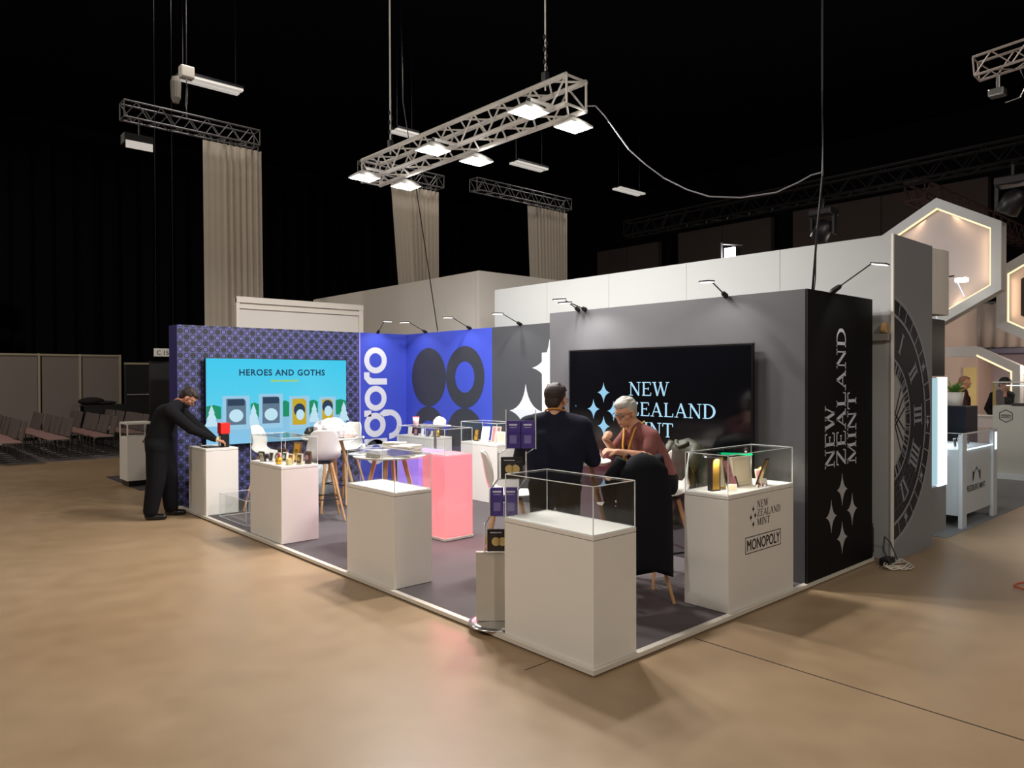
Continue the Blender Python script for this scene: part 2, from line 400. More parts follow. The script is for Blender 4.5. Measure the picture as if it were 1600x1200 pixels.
# lamp slab at the left end of the left truss
t = thing('hanging_flood', 'unlit pale panel lamp hanging under the left end of the left curtain truss', 'lamp', (.6, 12, 6.3))
MB().box(.45, .95, 11.85, 12.1, 6.12, 6.3).build('housing', M_blackp, t)
MB().box(.47, .93, 11.83, 11.85, 6.02, 6.16).build('diffuser', mat('dim_plate', hx(200, 195, 190), .5, emit=(1, .95, .9, 1), es=.35), t)  # unlit diffuser given a weak glow for the light it catches
MB().tube((.7, 11.86, 6.28), (.7, 11.85, 6.6), .015).build('clamp', M_steel, t)
# black drapes along the back, barely seen
for i, (x0, x1) in enumerate(((-10, -2), (-2, 5), (5, 12), (12, 20))):
    o = folded(x0, x1, 24.4, 0, 9.6, .12, .6, 'drape', M_drape_b, None, seed=i+20)
    tag(o, ['black drape on the back wall, leftmost', 'black drape on the back wall behind the left beige curtain', 'black drape on the back wall behind the middle beige curtain', 'black drape on the back wall behind the right beige curtain'][i], 'drape')
# brown acoustic panels high on the right wall
for i, (y0, y1, z1, th) in enumerate(((16.3, 19.8, 7.6, .2), (11.1, 15.3, 7.8, .2), (4.0, 10.25, 7.85, .2), (-3, 2.9, 7.75, .2))):
    t = thing('acoustic_panel', ['leftmost dim brown acoustic panel on the far wall', 'second dim brown acoustic panel, behind the small lit flood', 'wide dim brown acoustic panel behind the hanging lamps', 'dim brown acoustic panel at the right edge of the picture'][i], 'wall panel', (22.6, (y0+y1)/2, 4))
    n = max(2, int((y1-y0)/2.1)); w = (y1-y0)/n
    for k in range(n): MB().box(22.45, 22.7, y0+k*w+.012, y0+(k+1)*w-.012, .1, z1).build('panel', M_brown, t)
    MB().box(22.7, 22.95, y0, y1, .0, z1).build('backing', M_blackp, t)

# ---------------------------------------------------------------- back left: partition, chairs
t = thing('partition_wall', 'low grey partition of three framed panels behind the rows of chairs', 'partition', (0, 21.7, 0))
for x0, x1 in ((-3.2, -1.55), (-1.5, -.45), (-.4, .58), (.66, 1.62), (1.68, 2.7)):
    MB().box(x0+.03, x1-.0, 21.72, 21.76, .1, 2.44).build('panel', M_part, t)
for x in (-1.52, -.42, .62, 1.65, 2.72): MB().bbox(x-.03, x+.03, 21.68, 21.78, 0, 2.5, .006).build('post', M_cream, t)
MB().box(-3.2, 2.72, 21.69, 21.77, 2.44, 2.49).build('top_rail', M_cream, t)
# white sliver things at far left edge
t = thing('projection_screen', 'white screen edge at the left border above the partition', 'screen', (-1.0, 22.6, 0))
MB().box(-4.4, -.34, 22.6, 22.66, 2.5, 4.5).build('lower_screen', M_white, t); MB().box(-4.4, -.42, 22.6, 22.66, 4.85, 5.4).build('upper_screen', M_white, t); MB().box(-4.4, -4.3, 22.66, 22.7, 0, 5.4).build('post', M_steel, t)
# dark portal beside it
t = thing('doorway_frame', 'black open doorway with a pale top rail beside the partition', 'doorway', (3.4, 21.5, 0))
MB().box(2.78, 4.1, 21.44, 21.5, 2.2, 2.26).build('top_rail', M_cream, t)
MB().box(2.78, 2.84, 21.44, 21.5, 0, 2.2).build('jamb', M_steel, t)
MB().box(4.04, 4.1, 21.44, 21.5, 0, 2.2).build('jamb', M_steel, t)
MB().tube((2.84, 21.42, 1.28), (3.9, 21.42, 1.28), .02).build('push_bar', M_silver, t)
MB().box(2.8, 4.06, 21.5, 21.54, 0.02, 2.2).build('leaf', M_blackp, t)
t = thing('side_table', 'black folding table holding a coat against the partition', 'table', (1.9, 20.8, 0))
MB().box(1.5, 2.9, 20.5, 21.1, .98, 1.02).build('tabletop', M_blackp, t)
MB().box(1.52, 2.88, 20.52, 20.56, .02, .98).build('skirt', M_blackp, t)
MB().box(1.52, 2.88, 21.04, 21.08, .02, .98).build('skirt', M_blackp, t)
o = MB().sphere((1.75, 20.8, 1.12), (.35, .25, .12), 14).sphere((2.1, 20.75, 1.07), (.3, .2, .06), 14).build('folded_coat', mat('dark_cloth', hx(28, 24, 24), .9), None, True)
tag(o, 'dark coat heaped on the black folding table', 'coat')
M_seat = mat('mauve_seat_fabric', hx(150, 116, 112), .9); M_backf = mat('brown_mesh_back', hx(104, 92, 88), .8); M_chr = mat('chair_tube_steel', hx(120, 116, 112), .35, .8)
def hall_chair():
    t = thing('stacking_chair', '', 'chair', (0, 0, 0), 0, 'stacking chairs in rows at the back left')
    MB().bbox(-.22, .22, -.23, .23, .43, .47, .015).build('seat', M_seat, t, local=True)
    Mr = Matrix.Translation((.24, 0, .68)) @ Matrix.Rotation(math.radians(14), 4, 'Y')
    MB().bbox(-.012, .012, -.22, .22, -.2, .22, .01, Mr).build('backrest', M_backf, t, local=True)
    for sy in (-1, 1):
        MB().path([(-.2, sy*.23, .02), (-.2, sy*.23, .4), (-.15, sy*.23, .44), (.2, sy*.23, .44)], .011, 6).build('leg', M_chr, t, local=True)
        MB().path([(.26, sy*.23, .02), (.2, sy*.23, .44), (.29, sy*.23, .88)], .011, 6).build('leg', M_chr, t, local=True)
        MB().tube((-.2, sy*.23, .02), (.26, sy*.23, .02), .011, n=6).build('runner', M_chr, t, local=True)
    return t
proto = None
rows = [(-1.9, 15.0, 9), (-.93, 15.3, 9), (-.02, 15.7, 9), (.9, 15.9, 9), (1.75, 16.4, 8)]
names = ['frontmost', 'second', 'third', 'fourth', 'last']
for r, (x, y, n) in enumerate(rows):
    for k in range(n):
        if proto is None: proto = hall_chair(); c = proto
        else: c = copy_tree(proto)
        c.location = (x+random.uniform(-.03, .03), y+k*.54, .006); c.rotation_euler = (0, 0, random.uniform(-.05, .05))
        nth = ['nearest', 'second', 'third', 'fourth', 'fifth', 'sixth', 'seventh', 'eighth', 'farthest'][k if k < n-1 else 8]
        c['label'] = 'brown mauve-seated chair, %s in the %s row' % (nth, ['leftmost', 'second', 'middle', 'fourth', 'rightmost'][r])
# C 15 stand: pedestal, sign
t = thing('display_pedestal', 'slim white glazed pedestal behind the bending man', 'showcase', (.25, 10.3, 0))
MB().bbox(.02, .42, 10.1, 10.56, .1, .8, .004).build('body', M_white, t)
MB().box(.05, .39, 10.13, 10.53, .01, .1).build('plinth_base', M_blackp, t)
MB().box(.05, .39, 10.13, 10.53, .8, .82).build('shelf', M_white, t)
for x, y in ((.02, 10.1), (.4, 10.1), (.02, 10.54), (.4, 10.54)): MB().box(x, x+.02, y, y+.02, .8, 1.02).build('corner_post', M_white, t)
MB().box(.02, .42, 10.1, 10.56, 1.02, 1.05).build('top_frame', M_white, t)
for a in ((.025, .03, 10.12, 10.54), (.04, .4, 10.105, 10.11)): MB().box(*a, .82, 1.02).build('pane', M_glass, t)
t = thing('stand_number_sign', 'small white C 15 sign hanging left of the patterned wall', 'sign', (1.35, 11.6, 2.2))
MB().box(.86, 1.24, 11.6, 11.62, 2.18, 2.33).build('board', M_paper, t)
text_mb('C 15', .11, lambda a, b: V((.9+a, 11.59, 2.215+b)), V((0, 0, 0)), bold=.001).build('lettering', M_ink, t)
for x in (.9, 1.2): MB().tube((x, 11.61, 2.33), (x, 11.61, 10.2), .003, n=5).build('wire', M_steel, t)
t = thing('pull_up_wall', 'dark grey panel with a small lamp behind the bending man', 'panel', (1.2, 12.0, 0))
MB().box(.9, 2.2, 12.0, 12.08, 0, 2.1).build('board', M_blackp, t); MB().sphere((1.3, 11.98, 1.55), .03, 8).build('knob', M_silver, t)
t = thing('stand_wall_panel', 'tall white framed wall panel rising behind the patterned wall', 'partition', (2.15, 8.25, 0))
MB().box(1.08, 3.24, 8.24, 8.3, .0, 3.0).build('board', M_wbox, t)
for a in ((1.08, 1.13, 0, 3.0), (3.19, 3.27, 0, 3.0)): MB().box(a[0], a[1], 8.2, 8.24, a[2], a[3]).build('frame_post', M_trimw, t)
MB().box(1.08, 3.27, 8.19, 8.24, 2.93, 3.02).build('frame_rail', M_trimw, t); MB().box(1.13, 3.2, 8.205, 8.24, 2.84, 2.9).build('frame_rail', M_trimw, t)

# ---------------------------------------------------------------- tall white neighbour walls
t = thing('tall_white_wall', 'long tall white wall running behind the stand up to the clock print', 'wall', (4.2, 2.8, 0))
n = 5; ys = [-.108, 1.02, 2.2, 3.4, 4.55, 5.7]
for k in range(n): MB().box(4.115, 4.2, ys[k]+.002, ys[k+1]-.002, .02, 3.12).build('panel', M_wwall, t)
t = thing('white_box_room', 'large plain white box wall of the stand behind, highest corner above the blue wall', 'wall', (5.9, 9.8, 0))
MB().box(4.7, 11.5, 6.79, 6.89, .005, 3.6).build('side_board', M_wbox, t); MB().box(4.7, 4.8, 6.9, 12.9, 0, 3.6).build('long_board', M_wbox, t)
# clock wall
t = thing('clock_wall', 'grey end wall with a big half clock face print and a bright light box', 'wall', (4.8, -.08, 0))
M_greyw = mat('pale_grey_wall', hx(140, 142, 148), .55)
MB().box(4.28, 5.12, -.13, .02, .0, 3.12).build('panel', M_greyw, t)
MB().box(4.115, 4.28, -.13, -.115, .0, 3.12).build('panel', M_greyw, t)
MB().box(4.09, 4.115, -.133, -.112, .02, 3.12).build('edge_trim', M_white, t)
MB().box(5.12, 5.55, -.13, .02, .12, .6).build('panel', M_greyw, t)
MB().box(5.12, 5.5, -.13, .02, 1.77, 2.37).build('black_panel', M_blackp, t)
fb = emat('light_box_glow', (.82, .95, 1, 1), 1.6)
MB().box(5.14, 5.29, -.13, -.12, .62, 1.75).build('light_box_pane', emat('light_box_side', (.45, .68, .75, 1), .85), t)
MB().box(5.29, 5.55, -.14, -.12, .6, 1.76).build('light_tube', fb, t)
area('light_box_light', (5.42, -.2, 1.2), (6.2, -1.6, .8), 14, .3, (.8, .93, 1), sy=1.1)
mbk = MB()
pts = [(5.12, -.13)] + [(5.12+.42*math.sin(a), -.13-.1*math.sin(2*a)*.5+.0) for a in [PI/2*k/8 for k in range(1, 9)]]
mbk.prism([(p[0], p[1]) for p in pts]+[(5.52, .02), (5.12, .02)], lambda a, b: V((a, b, 2.42)), V((0, 0, .68))); mbk.build('curved_fascia', M_white, t)
# clock print
fy = lambda a, b: V((a, -.1315, b)); th = V((0, -.0015, 0)); th2 = V((0, -.003, 0)); cx, cz = 3.9, 1.355
M_ck = mat('clock_dark_print', hx(26, 28, 38), .5); M_ckl = mat('clock_line_print', hx(150, 156, 166), .5); M_ckm = mat('clock_mid_print', hx(84, 90, 104), .5); M_cklat = mat('clock_lattice_print', hx(170, 172, 172), .5)
def arc(mb, R, r, t2, n=48):
    for k in range(n):
        a0 = -PI/2+PI*k/n; a1 = a0+PI/n
        P = []
        for rr, aa in ((R, a0), (R, a1), (r, a1), (r, a0)): P.append((max(4.118, cx+rr*math.cos(aa)), cz+rr*math.sin(aa)))
        if abs(P[0][0]-P[3][0]) < 1e-4 and abs(P[1][0]-P[2][0]) < 1e-4: continue
        a = [fy(*p) for p in P]; mb.add([p+t2 for p in a], [(0, 1, 2, 3)])
mb = MB(); arc(mb, 1.2, 1.165, th); arc(mb, 1.03, 1.0, th2); arc(mb, .62, .6, th2); arc(mb, .5, .485, th2); mb.build('clock_rings', M_ckl, t)
mb = MB(); arc(mb, 1.165, .3, V((0, -.0008, 0))); mb.build('clock_face', M_ck, t)
mb = MB(); arc(mb, .485, .22, V((0, -.0014, 0))); mb.build('clock_centre', M_cklat, t)
mb = MB()
for k in range(-10, 11):
    a = k*PI/20
    def seg(r0, r1, da, w):
        p = (cx+r0*math.cos(a), cz+r0*math.sin(a)); q = (cx+r1*math.cos(a+da), cz+r1*math.sin(a+da))
        if min(p[0], q[0]) > 4.12: bar(mb, p, q, w, fy, th2)
    seg(1.0, 1.165, 0, .012); seg(.5, .6, 0, .01)
for k in range(-16, 17):
    a = k*PI/32
    seg(.5, .6, 0, .008)
mb.build('clock_ticks', M_ckl, t)
mb = MB()
for k in range(-9, 10):
    a = k*PI/14
    for da in (PI/14, -PI/14):
        p = (cx+.24*math.cos(a), cz+.24*math.sin(a)); q = (cx+.48*math.cos(a+da*2), cz+.48*math.sin(a+da*2))
        if min(p[0], q[0]) > 4.12: bar(mb, p, q, .018, fy, V((0, -.004, 0)))
mb.build('clock_lattice', M_ck, t)
mb = MB()
for num, ang in (('I', 62), ('II', 33), ('III', 2), ('IIII', -27), ('V', -56)):
    a = math.radians(ang); c = Vector((cx+.82*math.cos(a), cz+.82*math.sin(a))); rd = Vector((math.cos(a), math.sin(a))); tn = Vector((-rd.y, rd.x))
    k = {'I': 1, 'II': 2, 'III': 3, 'IIII': 4, 'V': 2}[num]
    for i in range(k):
        o = c+tn*(i-(k-1)/2)*.06
        s = tn*.035*(1 if i else -1) if num == 'V' else Vector((0, 0))
        bar(mb, tuple(o-rd*.1), tuple(o+rd*.1+s), .032 if num != 'V' else .03, fy, th2)
    bar(mb, tuple(c-rd*.1-tn*(k*.035)), tuple(c-rd*.1+tn*(k*.035)), .012, fy, th2); bar(mb, tuple(c+rd*.1-tn*(k*.035)), tuple(c+rd*.1+tn*(k*.035)), .012, fy, th2)
mb.build('clock_numerals', M_ckl, t)
mb = MB()
for k in range(5):
    r = .62+.07*k
    for j in range(8):
        a0 = -PI*.42+j*.11
        p = (cx+r*math.cos(a0), cz+r*math.sin(a0)); q = (cx+r*math.cos(a0+.1), cz+r*math.sin(a0+.1))
        if min(p[0], q[0]) > 4.12: bar(mb, p, q, .008, fy, V((0, -.002, 0)))
        q = (cx+(r+.07)*math.cos(a0), cz+(r+.07)*math.sin(a0))
        if min(p[0], q[0]) > 4.12: bar(mb, p, q, .006, fy, V((0, -.002, 0)))
mb.build('clock_tracery', M_ckm, t)
mb = MB()
for a in (-62, -33, -3, 28):
    c = (cx+1.085*math.cos(math.radians(a)), cz+1.085*math.sin(math.radians(a)))
    if c[0] > 4.2: star(mb, c[0], c[1], .05, .07, fy, V((0, -.0035, 0)), 4)
mb.build('clock_ornaments', M_ckl, t)
t = thing('wall_shelf_bracket', 'short grey bracket with a wooden block on the white wall beside the cabin', 'bracket', (3.95, -.06, 2.15))
MB().bbox(4.06, 4.114, -.1, .4, 2.11, 2.175, .004).build('rail', mat('grey_bracket', hx(150, 150, 146), .5), t)
MB().lathe([(.05, -.02), (.05, .02)], (0, 0, 0), 20, Matrix.Translation((4.085, -.06, 2.23)) @ Matrix.Rotation(PI/2, 4, 'X')).build('wood_block', mat('ply_wood', hx(200, 160, 110), .6), t)
# cables on the floor there
rnd = random.Random(5)
t = thing('cable_coil', 'tangled white cable on the floor at the foot of the white wall', 'cable', (3.9, -.2, 0))
for k in range(3):
    pts = []
    for i in range(30):
        a = i/29*2*PI*1.6+k; pts.append((3.95+.16*math.cos(a)*(1+.3*math.sin(3*a)), -.26+.09*math.sin(a)+.02*k, .012+.01*k+.01*math.sin(5*a)**2))
    MB().path(pts, .006, 6).build('cable', mat('white_cable', hx(205, 200, 190), .5), t)
MB().path([(3.88, -.2, .02), (3.9, -.12, .15), (3.98, -.1, .26), (4.04, -.13, .2), (4.02, -.2, .05)], .006, 6).build('cable', M_steel, t)
MB().bbox(3.9, 4.06, -.17, -.08, .0, .07, .01).build('plug_block', M_blackp, t)

tag(MB().path([(4.05+.14*math.cos(a), -1.25+.13*math.sin(a), .012+.004*math.sin(3*a)) for a in [k*.25 for k in range(22)]]+[(4.5, -1.6, .009), (5.2, -2.1, .009)], .007, 6).build('orange_cable', mat('orange_cable', hx(215, 80, 40), .5)), 'thin orange cable loop on the floor at the right picture edge', 'cable')
# ---------------------------------------------------------------- the stand: platform and walls
P0 = .041
t = thing('platform', 'low carpeted platform of the stand with a white edge profile', 'platform', (2, 3.75, 0))
MB().box(.045, 4.0, .045, 7.49, .0, P0-.004).build('deck', M_carpet, t)
MB().box(0, .045, 0, 7.49, .012, P0).build('edge_profile', M_trimw, t)
MB().box(.045, 4.0, 0, .045, .012, P0).build('edge_profile', M_trimw, t)
MB().box(.02, 4.0, .02, 7.49, 0, .012).build('recessed_foot', M_blackp, t)

def pattern_mat():
    m = bpy.data.materials.new('disc_and_ring_wall_print'); m.use_nodes = True; nt = m.node_tree; N = nt.nodes.new; L = nt.links.new; b = nt.nodes['Principled BSDF']
    b.inputs['Roughness'].default_value = .55
    tc = N('ShaderNodeTexCoord'); sp = N('ShaderNodeSeparateXYZ'); L(tc.outputs['Object'], sp.inputs[0])
    def mth(op, a, bb=None):
        n = N('ShaderNodeMath'); n.operation = op
        for i, v in enumerate((a, bb)):
            if v is None: continue
            if isinstance(v, (int, float)): n.inputs[i].default_value = v
            else: L(v, n.inputs[i])
        return n.outputs[0]
    u = mth('DIVIDE', sp.outputs['X'], .0834); v = mth('DIVIDE', sp.outputs['Z'], .0834)
    fu = mth('SUBTRACT', mth('FRACT', u), .5); fv = mth('SUBTRACT', mth('FRACT', v), .5)
    d = mth('SQRT', mth('ADD', mth('MULTIPLY', fu, fu), mth('MULTIPLY', fv, fv)))
    par = mth('MODULO', mth('ABSOLUTE', mth('ADD', mth('FLOOR', u), mth('FLOOR', v))), 2)
    def mix(fac, A, B):
        n = N('ShaderNodeMix'); n.data_type = 'RGBA'
        L(fac, n.inputs['Factor'])
        for k, c in (('A', A), ('B', B)):
            if isinstance(c, tuple): n.inputs[k].default_value = c
            else: L(c, n.inputs[k])
        return n.outputs['Result']
    lav = hx(78, 80, 126); dark = hx(30, 36, 52); nav = hx(26, 24, 92); lite = hx(108, 108, 164)
    disc = mix(mth('LESS_THAN', d, .46), lav, dark)
    ring = mix(mth('LESS_THAN', d, .44), lav, nav); ring = mix(mth('LESS_THAN', d, .27), ring, lite); ring = mix(mth('LESS_THAN', d, .08), ring, nav)
    col = mix(par, disc, ring); L(col, b.inputs['Base Color']); return m
t = thing('patterned_wall', 'purple wall box printed all over with small discs and rings, behind the blue screen', 'wall', (0, 7.5, P0))
MB().box(.004, 2.78, 7.5, 7.54, P0, 2.5).build('printed_face', pattern_mat(), t)
MB().box(0, .004, 7.5, 7.84, P0, 2.5).build('end_face', M_navyd, t)
MB().box(.004, 2.78, 7.54, 7.84, P0, 2.49).build('core', M_navyd, t)
MB().box(2.78, 2.8, 7.49, 7.5, P0, 2.5).build('joint_strip', mat('lavender_strip', hx(150, 140, 220), .5), t)
t = thing('blue_logo_wall', 'cobalt blue wall with a vertical white agoro logo', 'wall', (3.2, 7.5, P0))
MB().box(2.8, 3.68, 7.5, 7.56, P0, 2.5).build('panel', M_blue, t)
fa = lambda a, b: V((3.3-b, 7.498, a)); ta = V((0, -.002, 0))   # a runs up, b runs left
mb = MB(); mb.ring((2.055, .215), .212, .118, fa, ta); mb.build('letter_o', M_print_white, t)
mb = MB(); mb.prism([(1.66, 0), (1.76, 0), (1.76, .28), (1.79, .33), (1.86, .33), (1.86, .43), (1.76, .43), (1.69, .37), (1.66, .33)], fa, ta); mb.build('letter_r', M_print_white, t)
mb = MB(); mb.ring((1.435, .215), .205, .112, fa, ta); mb.build('letter_o', M_print_white, t)
mb = MB(); mb.ring((1.0, .23), .2, .1, fa, ta); mb.ring((1.0, -.04), .245, .15, fa, ta, PI, 2*PI); mb.prism([(1.14, .3), (1.24, .3), (1.24, .43), (1.14, .43)], fa, ta)
mb.prism([(1.145, -.04), (1.245, -.04), (1.245, .06), (1.19, .14), (1.13, .1)], fa, ta); mb.build('letter_g', M_print_white, t)
mb = MB(); mb.ring((.56, .215), .205, .112, fa, ta); mb.prism([(.68, 0), (.775, 0), (.775, .43), (.68, .43)], fa, ta); mb.build('letter_a', M_print_white, t)
t = thing('back_wall_blue', 'cobalt blue back wall with a big charcoal disc and ring print', 'wall', (3.7, 6.4, P0))
MB().box(3.68, 3.74, 5.253, 7.56, P0, 2.5).build('panel', M_blue, t)
fb_ = lambda a, b: V((3.678, a, b)); tb = V((-.002, 0, 0))
def disc(c, R, zmin=None, n=48):
    return MB().prism([(c[0]+R*math.cos(2*PI*k/n), c[1]+R*math.sin(2*PI*k/n)) for k in range(n)], fb_, tb)
disc((6.85, 1.78), .472).build('disc_print', M_print_dark, t); disc((5.9, .835), .472).build('disc_print', M_print_dark, t)
MB().ring((5.9, 1.78), .472, .24, fb_, tb, n=56).build('ring_print', M_print_dark, t); MB().ring((6.85, .835), .472, .24, fb_, tb, n=56).build('ring_print', M_print_dark, t)
t = thing('back_wall_charcoal', 'charcoal back wall with big white four-pointed stars', 'wall', (3.7, 4.6, P0))
MB().box(3.68, 3.74, 2.7, 5.25, P0, 2.5).build('panel', M_charc, t)
mb = MB(); star(mb, 4.53, 1.3, .34, .38, fb_, tb); mb.build('star_print', M_print_white, t)
mb = MB(); star(mb, 4.06, 1.9, .34, .38, fb_, tb); mb.build('star_print', M_print_white, t)
t = thing('white_door_panel', 'narrow upright white panel between the back wall and the dark cabin', 'panel', (3.6, 4.1, P0))
MB().bbox(3.6, 3.64, 3.6, 4.13, P0, 2.1, .004).build('board', M_white, t); MB().box(3.64, 3.672, 3.65, 3.72, P0, 1.5).build('stay', M_steel, t)
# cabin
t = thing('cabin', 'charcoal storage cabin with a black side printed with white lettering', 'cabin', (2.67, 1.5, P0))
MB().box(2.668, 2.72, .03, 3.04, P0, 2.5).build('front_board', mat('grey_cabin_board', hx(84, 84, 88), .5), t)
MB().box(2.668, 3.975, .012, .03, P0, 2.5).build('side_board', M_black, t)
MB().box(2.72, 3.6, 3.0, 3.04, P0, 2.48).build('rear_board', M_charc, t)
MB().box(2.6665, 2.672, .008, .0115, P0, 2.5).build('corner_trim', M_ink, t)
MB().box(3.93, 3.97, .03, 2.9, P0, 2.48).build('rear_board', M_charc, t)
fs = lambda a, b: V((a, .011, b)); ts = V((0, -.003, 0))
# vertical lettering: runs upward; baseline to the right (+X)
fv = lambda base: (lambda a, b: V((base-b, .011, .97+a)))
mb = MB(); h = .182
serif_text(mb, 'NEW', 0, 0, h, fv(3.172), ts, 1.12); mb.build('lettering', M_print_white, t)
mb = MB(); serif_text(mb, 'ZEALAND', 0.0, 0, h, fv(3.393), ts, 1.205); mb.build('lettering', M_print_white, t)
mb = MB(); serif_text(mb, 'MINT', 0.0, 0, h, fv(3.612), ts, 1.2); mb.build('lettering', M_print_white, t)
for sx_, sz_ in ((3.325, .76), (3.11, .545), (3.53, .56), (3.325, .33)):
    mb = MB(); star(mb, sx_, sz_, .105, .145, fs, ts); mb.build('star_print', mat('grey_star_print', hx(176, 176, 180), .5), t)
t = thing('floor_box', 'small black cable box at the rear foot of the cabin', 'box', (3.98, .05, P0)); MB().bbox(3.975, 4.05, .03, .2, P0, .36, .006).build('housing', M_blackp, t); MB().box(3.98, 4.045, .024, .03, .08, .32).build('lid', M_ink, t)

# ---------------------------------------------------------------- screens
def screen_frame(label, mk, name='television'):
    return thing(name, label, 'television', mk)
t = screen_frame('large flat television showing a pale blue lettered slide on the patterned wall', (1.42, 7.44, 1.45))
MB().bbox(.335, 2.5, 7.4, 7.445, .83, 2.055, .006).build('housing', M_blackp, t)
MB().box(.7, 2.1, 7.445, 7.5, 1.1, 1.8).build('wall_mount', M_steel, t)
def gradient_screen():
    m = bpy.data.materials.new('slide_sky_screen'); m.use_nodes = True; nt = m.node_tree; b = nt.nodes['Principled BSDF']
    b.inputs['Base Color'].default_value = (0, 0, 0, 1); b.inputs['Roughness'].default_value = .2; b.inputs['Emission Strength'].default_value = 1
    tc = nt.nodes.new('ShaderNodeTexCoord'); sp = nt.nodes.new('ShaderNodeSeparateXYZ'); nt.links.new(tc.outputs['Generated'], sp.inputs[0])
    r = nt.nodes.new('ShaderNodeValToRGB'); e = r.color_ramp.elements
    e[0].position = 0; e[0].color = hx(132, 196, 232); e[1].position = 1; e[1].color = hx(62, 200, 236)
    x = r.color_ramp.elements.new(.3); x.color = hx(136, 190, 222); x = r.color_ramp.elements.new(.42); x.color = hx(90, 205, 235)
    nt.links.new(sp.outputs['Z'], r.inputs[0]); nt.links.new(r.outputs[0], b.inputs['Emission Color']); return m
MB().box(.345, 2.49, 7.396, 7.4, .842, 2.045).build('display', gradient_screen(), t)
ft = lambda a, b: V((.345+a, 7.394, .842+b)); tt = V((0, -.001, 0)); 
E_gr = emat('slide_green', hx(20, 140, 100)); E_pb = emat('slide_pale_blue', hx(150, 200, 228)); E_dk = emat('slide_dark', hx(36, 60, 84)); E_tx = emat('slide_text', hx(14, 60, 92)); E_ye = emat('slide_yellow', hx(170, 205, 60)); E_wh = emat('slide_white', hx(190, 225, 240)); E_gy = emat('slide_grey', hx(92, 116, 138)); E_oc = emat('slide_ochre', hx(196, 166, 40))
for x0, x1, zt in ((.0, .2, .56), (.62, .74, .58), (1.08, 1.2, .6), (1.52, 1.66, .6), (1.95, 2.14, .6)):
    MB().prism([(x0, .36), (x1, .36), (x1, zt-.03), ((x0+x1)/2, zt), (x0, zt-.02)], ft, tt).build('hill', E_gr, t)
for cx_ in (.07, .66, 1.6, 2.1):
    MB().prism([(cx_-.1, .26), (cx_+.1, .26), (cx_+.05, .36), (cx_+.07, .36), (cx_+.03, .44), (cx_+.045, .44), (cx_, .56), (cx_-.045, .44), (cx_-.03, .44), (cx_-.07, .36), (cx_-.05, .36)], lambda a, b: ft(a, b)+V((0, -.001, 0)), tt).build('tree', E_wh, t)
ft2 = lambda a, b: ft(a, b)+V((0, -.002, 0)); ft3 = lambda a, b: ft(a, b)+V((0, -.004, 0)); ft4 = lambda a, b: ft(a, b)+V((0, -.006, 0))
for i, (x0, z0, w, hh) in enumerate(((.22, .2, .38, .48), (.74, .2, .36, .5), (1.2, .16, .32, .5), (1.68, .2, .28, .44))):
    MB().prism([(x0, z0), (x0+w, z0), (x0+w, z0+hh), (x0, z0+hh)], ft2, tt).build('tablet', E_pb, t)
    MB().prism([(x0+.05, z0+.07), (x0+w-.05, z0+.07), (x0+w-.05, z0+hh-.08), (x0+w-.09, z0+hh-.04), (x0+.05, z0+hh-.04)], ft3, tt).build('tablet_face', [E_gy, E_gy, E_oc, E_oc][i], t)
    c = x0+w/2; n = 18
    if i < 2:
        MB().prism([(c-.12, z0+hh-.14), (c+.12, z0+hh-.14), (c+.12, z0+hh-.05), (c-.12, z0+hh-.05)], ft4, tt).build('dark_band', E_dk, t)
        MB().prism([(c+.1*math.cos(2*PI*k/n), z0+.2+.09*math.sin(2*PI*k/n)) for k in range(n)], ft4, tt).build('pale_oval', E_wh, t)
    else:
        MB().prism([(c+.09*math.cos(2*PI*k/n), z0+.29+.1*math.sin(2*PI*k/n)) for k in range(n)], ft4, tt).build('dark_oval', E_dk, t)
        MB().prism([(c+.01+.065*math.cos(2*PI*k/n), z0+.22+.08*math.sin(2*PI*k/n)) for k in range(n)], lambda a, b: ft4(a, b)+V((0, -.002, 0)), tt).build('pale_oval', E_wh, t)
text_mb('HEROES AND GOTHS', .125, lambda a, b: V((1.46+a, 7.3925, 1.81+b)), V((0, 0, 0)), bold=.0035, align='CENTER', spacing=1.12).build('lettering', E_tx, t)
mb = MB(); rr = random.Random(2); x = 1.27
while x < 1.68:
    w = rr.uniform(.015, .035); mb.box(x, x+w, 7.3925, 7.394, 1.715, 1.745); x += w+.012
mb.build('small_line', E_ye, t)
t = screen_frame('large black television with pale blue lettering and stars on the cabin front', (2.6, 1.55, 1.5))
MB().bbox(2.575, 2.615, .455, 2.648, .825, 2.06, .005).build('housing', M_blackp, t)
MB().box(2.615, 2.664, .9, 2.2, 1.1, 1.8).build('wall_mount', M_steel, t)
MB().box(2.571, 2.575, .47, 2.634, .84, 2.046).build('display', mat('black_screen_glass', hx(10, 10, 14), .12, spec=.6), t)
MB().box(2.57, 2.62, .45, 2.653, 2.06, 2.066).build('bezel', M_silver, t); MB().box(2.57, 2.575, 2.648, 2.654, .83, 2.06).build('bezel', M_silver, t)
E_lb = emat('screen_pale_blue', hx(150, 205, 235), 1); E_lb2 = emat('screen_pale_letters', hx(176, 222, 245), 1)
fn = lambda a, b: V((2.57, 1.815-a, b)); tn_ = V((-.001, 0, 0))
for txt, z in (('NEW', 1.585), ('ZEALAND', 1.385), ('MINT', 1.19)):
    mb = MB(); serif_text(mb, txt, 0, z, .135, fn, tn_, 1.32 if txt != 'NEW' else 1.36); mb.build('lettering', E_lb2, t)
for a, z in ((-.335, 1.61), (-.475, 1.435), (-.335, 1.26), (-.2, 1.42)):
    mb = MB(); star(mb, a, z, .085, .105, fn, tn_); mb.build('star', E_lb, t)
MB().box(2.569, 2.57, 2.535, 2.555, 1.45, 1.47).build('speaker_icon', emat('icon_dim', hx(60, 90, 120)), t)

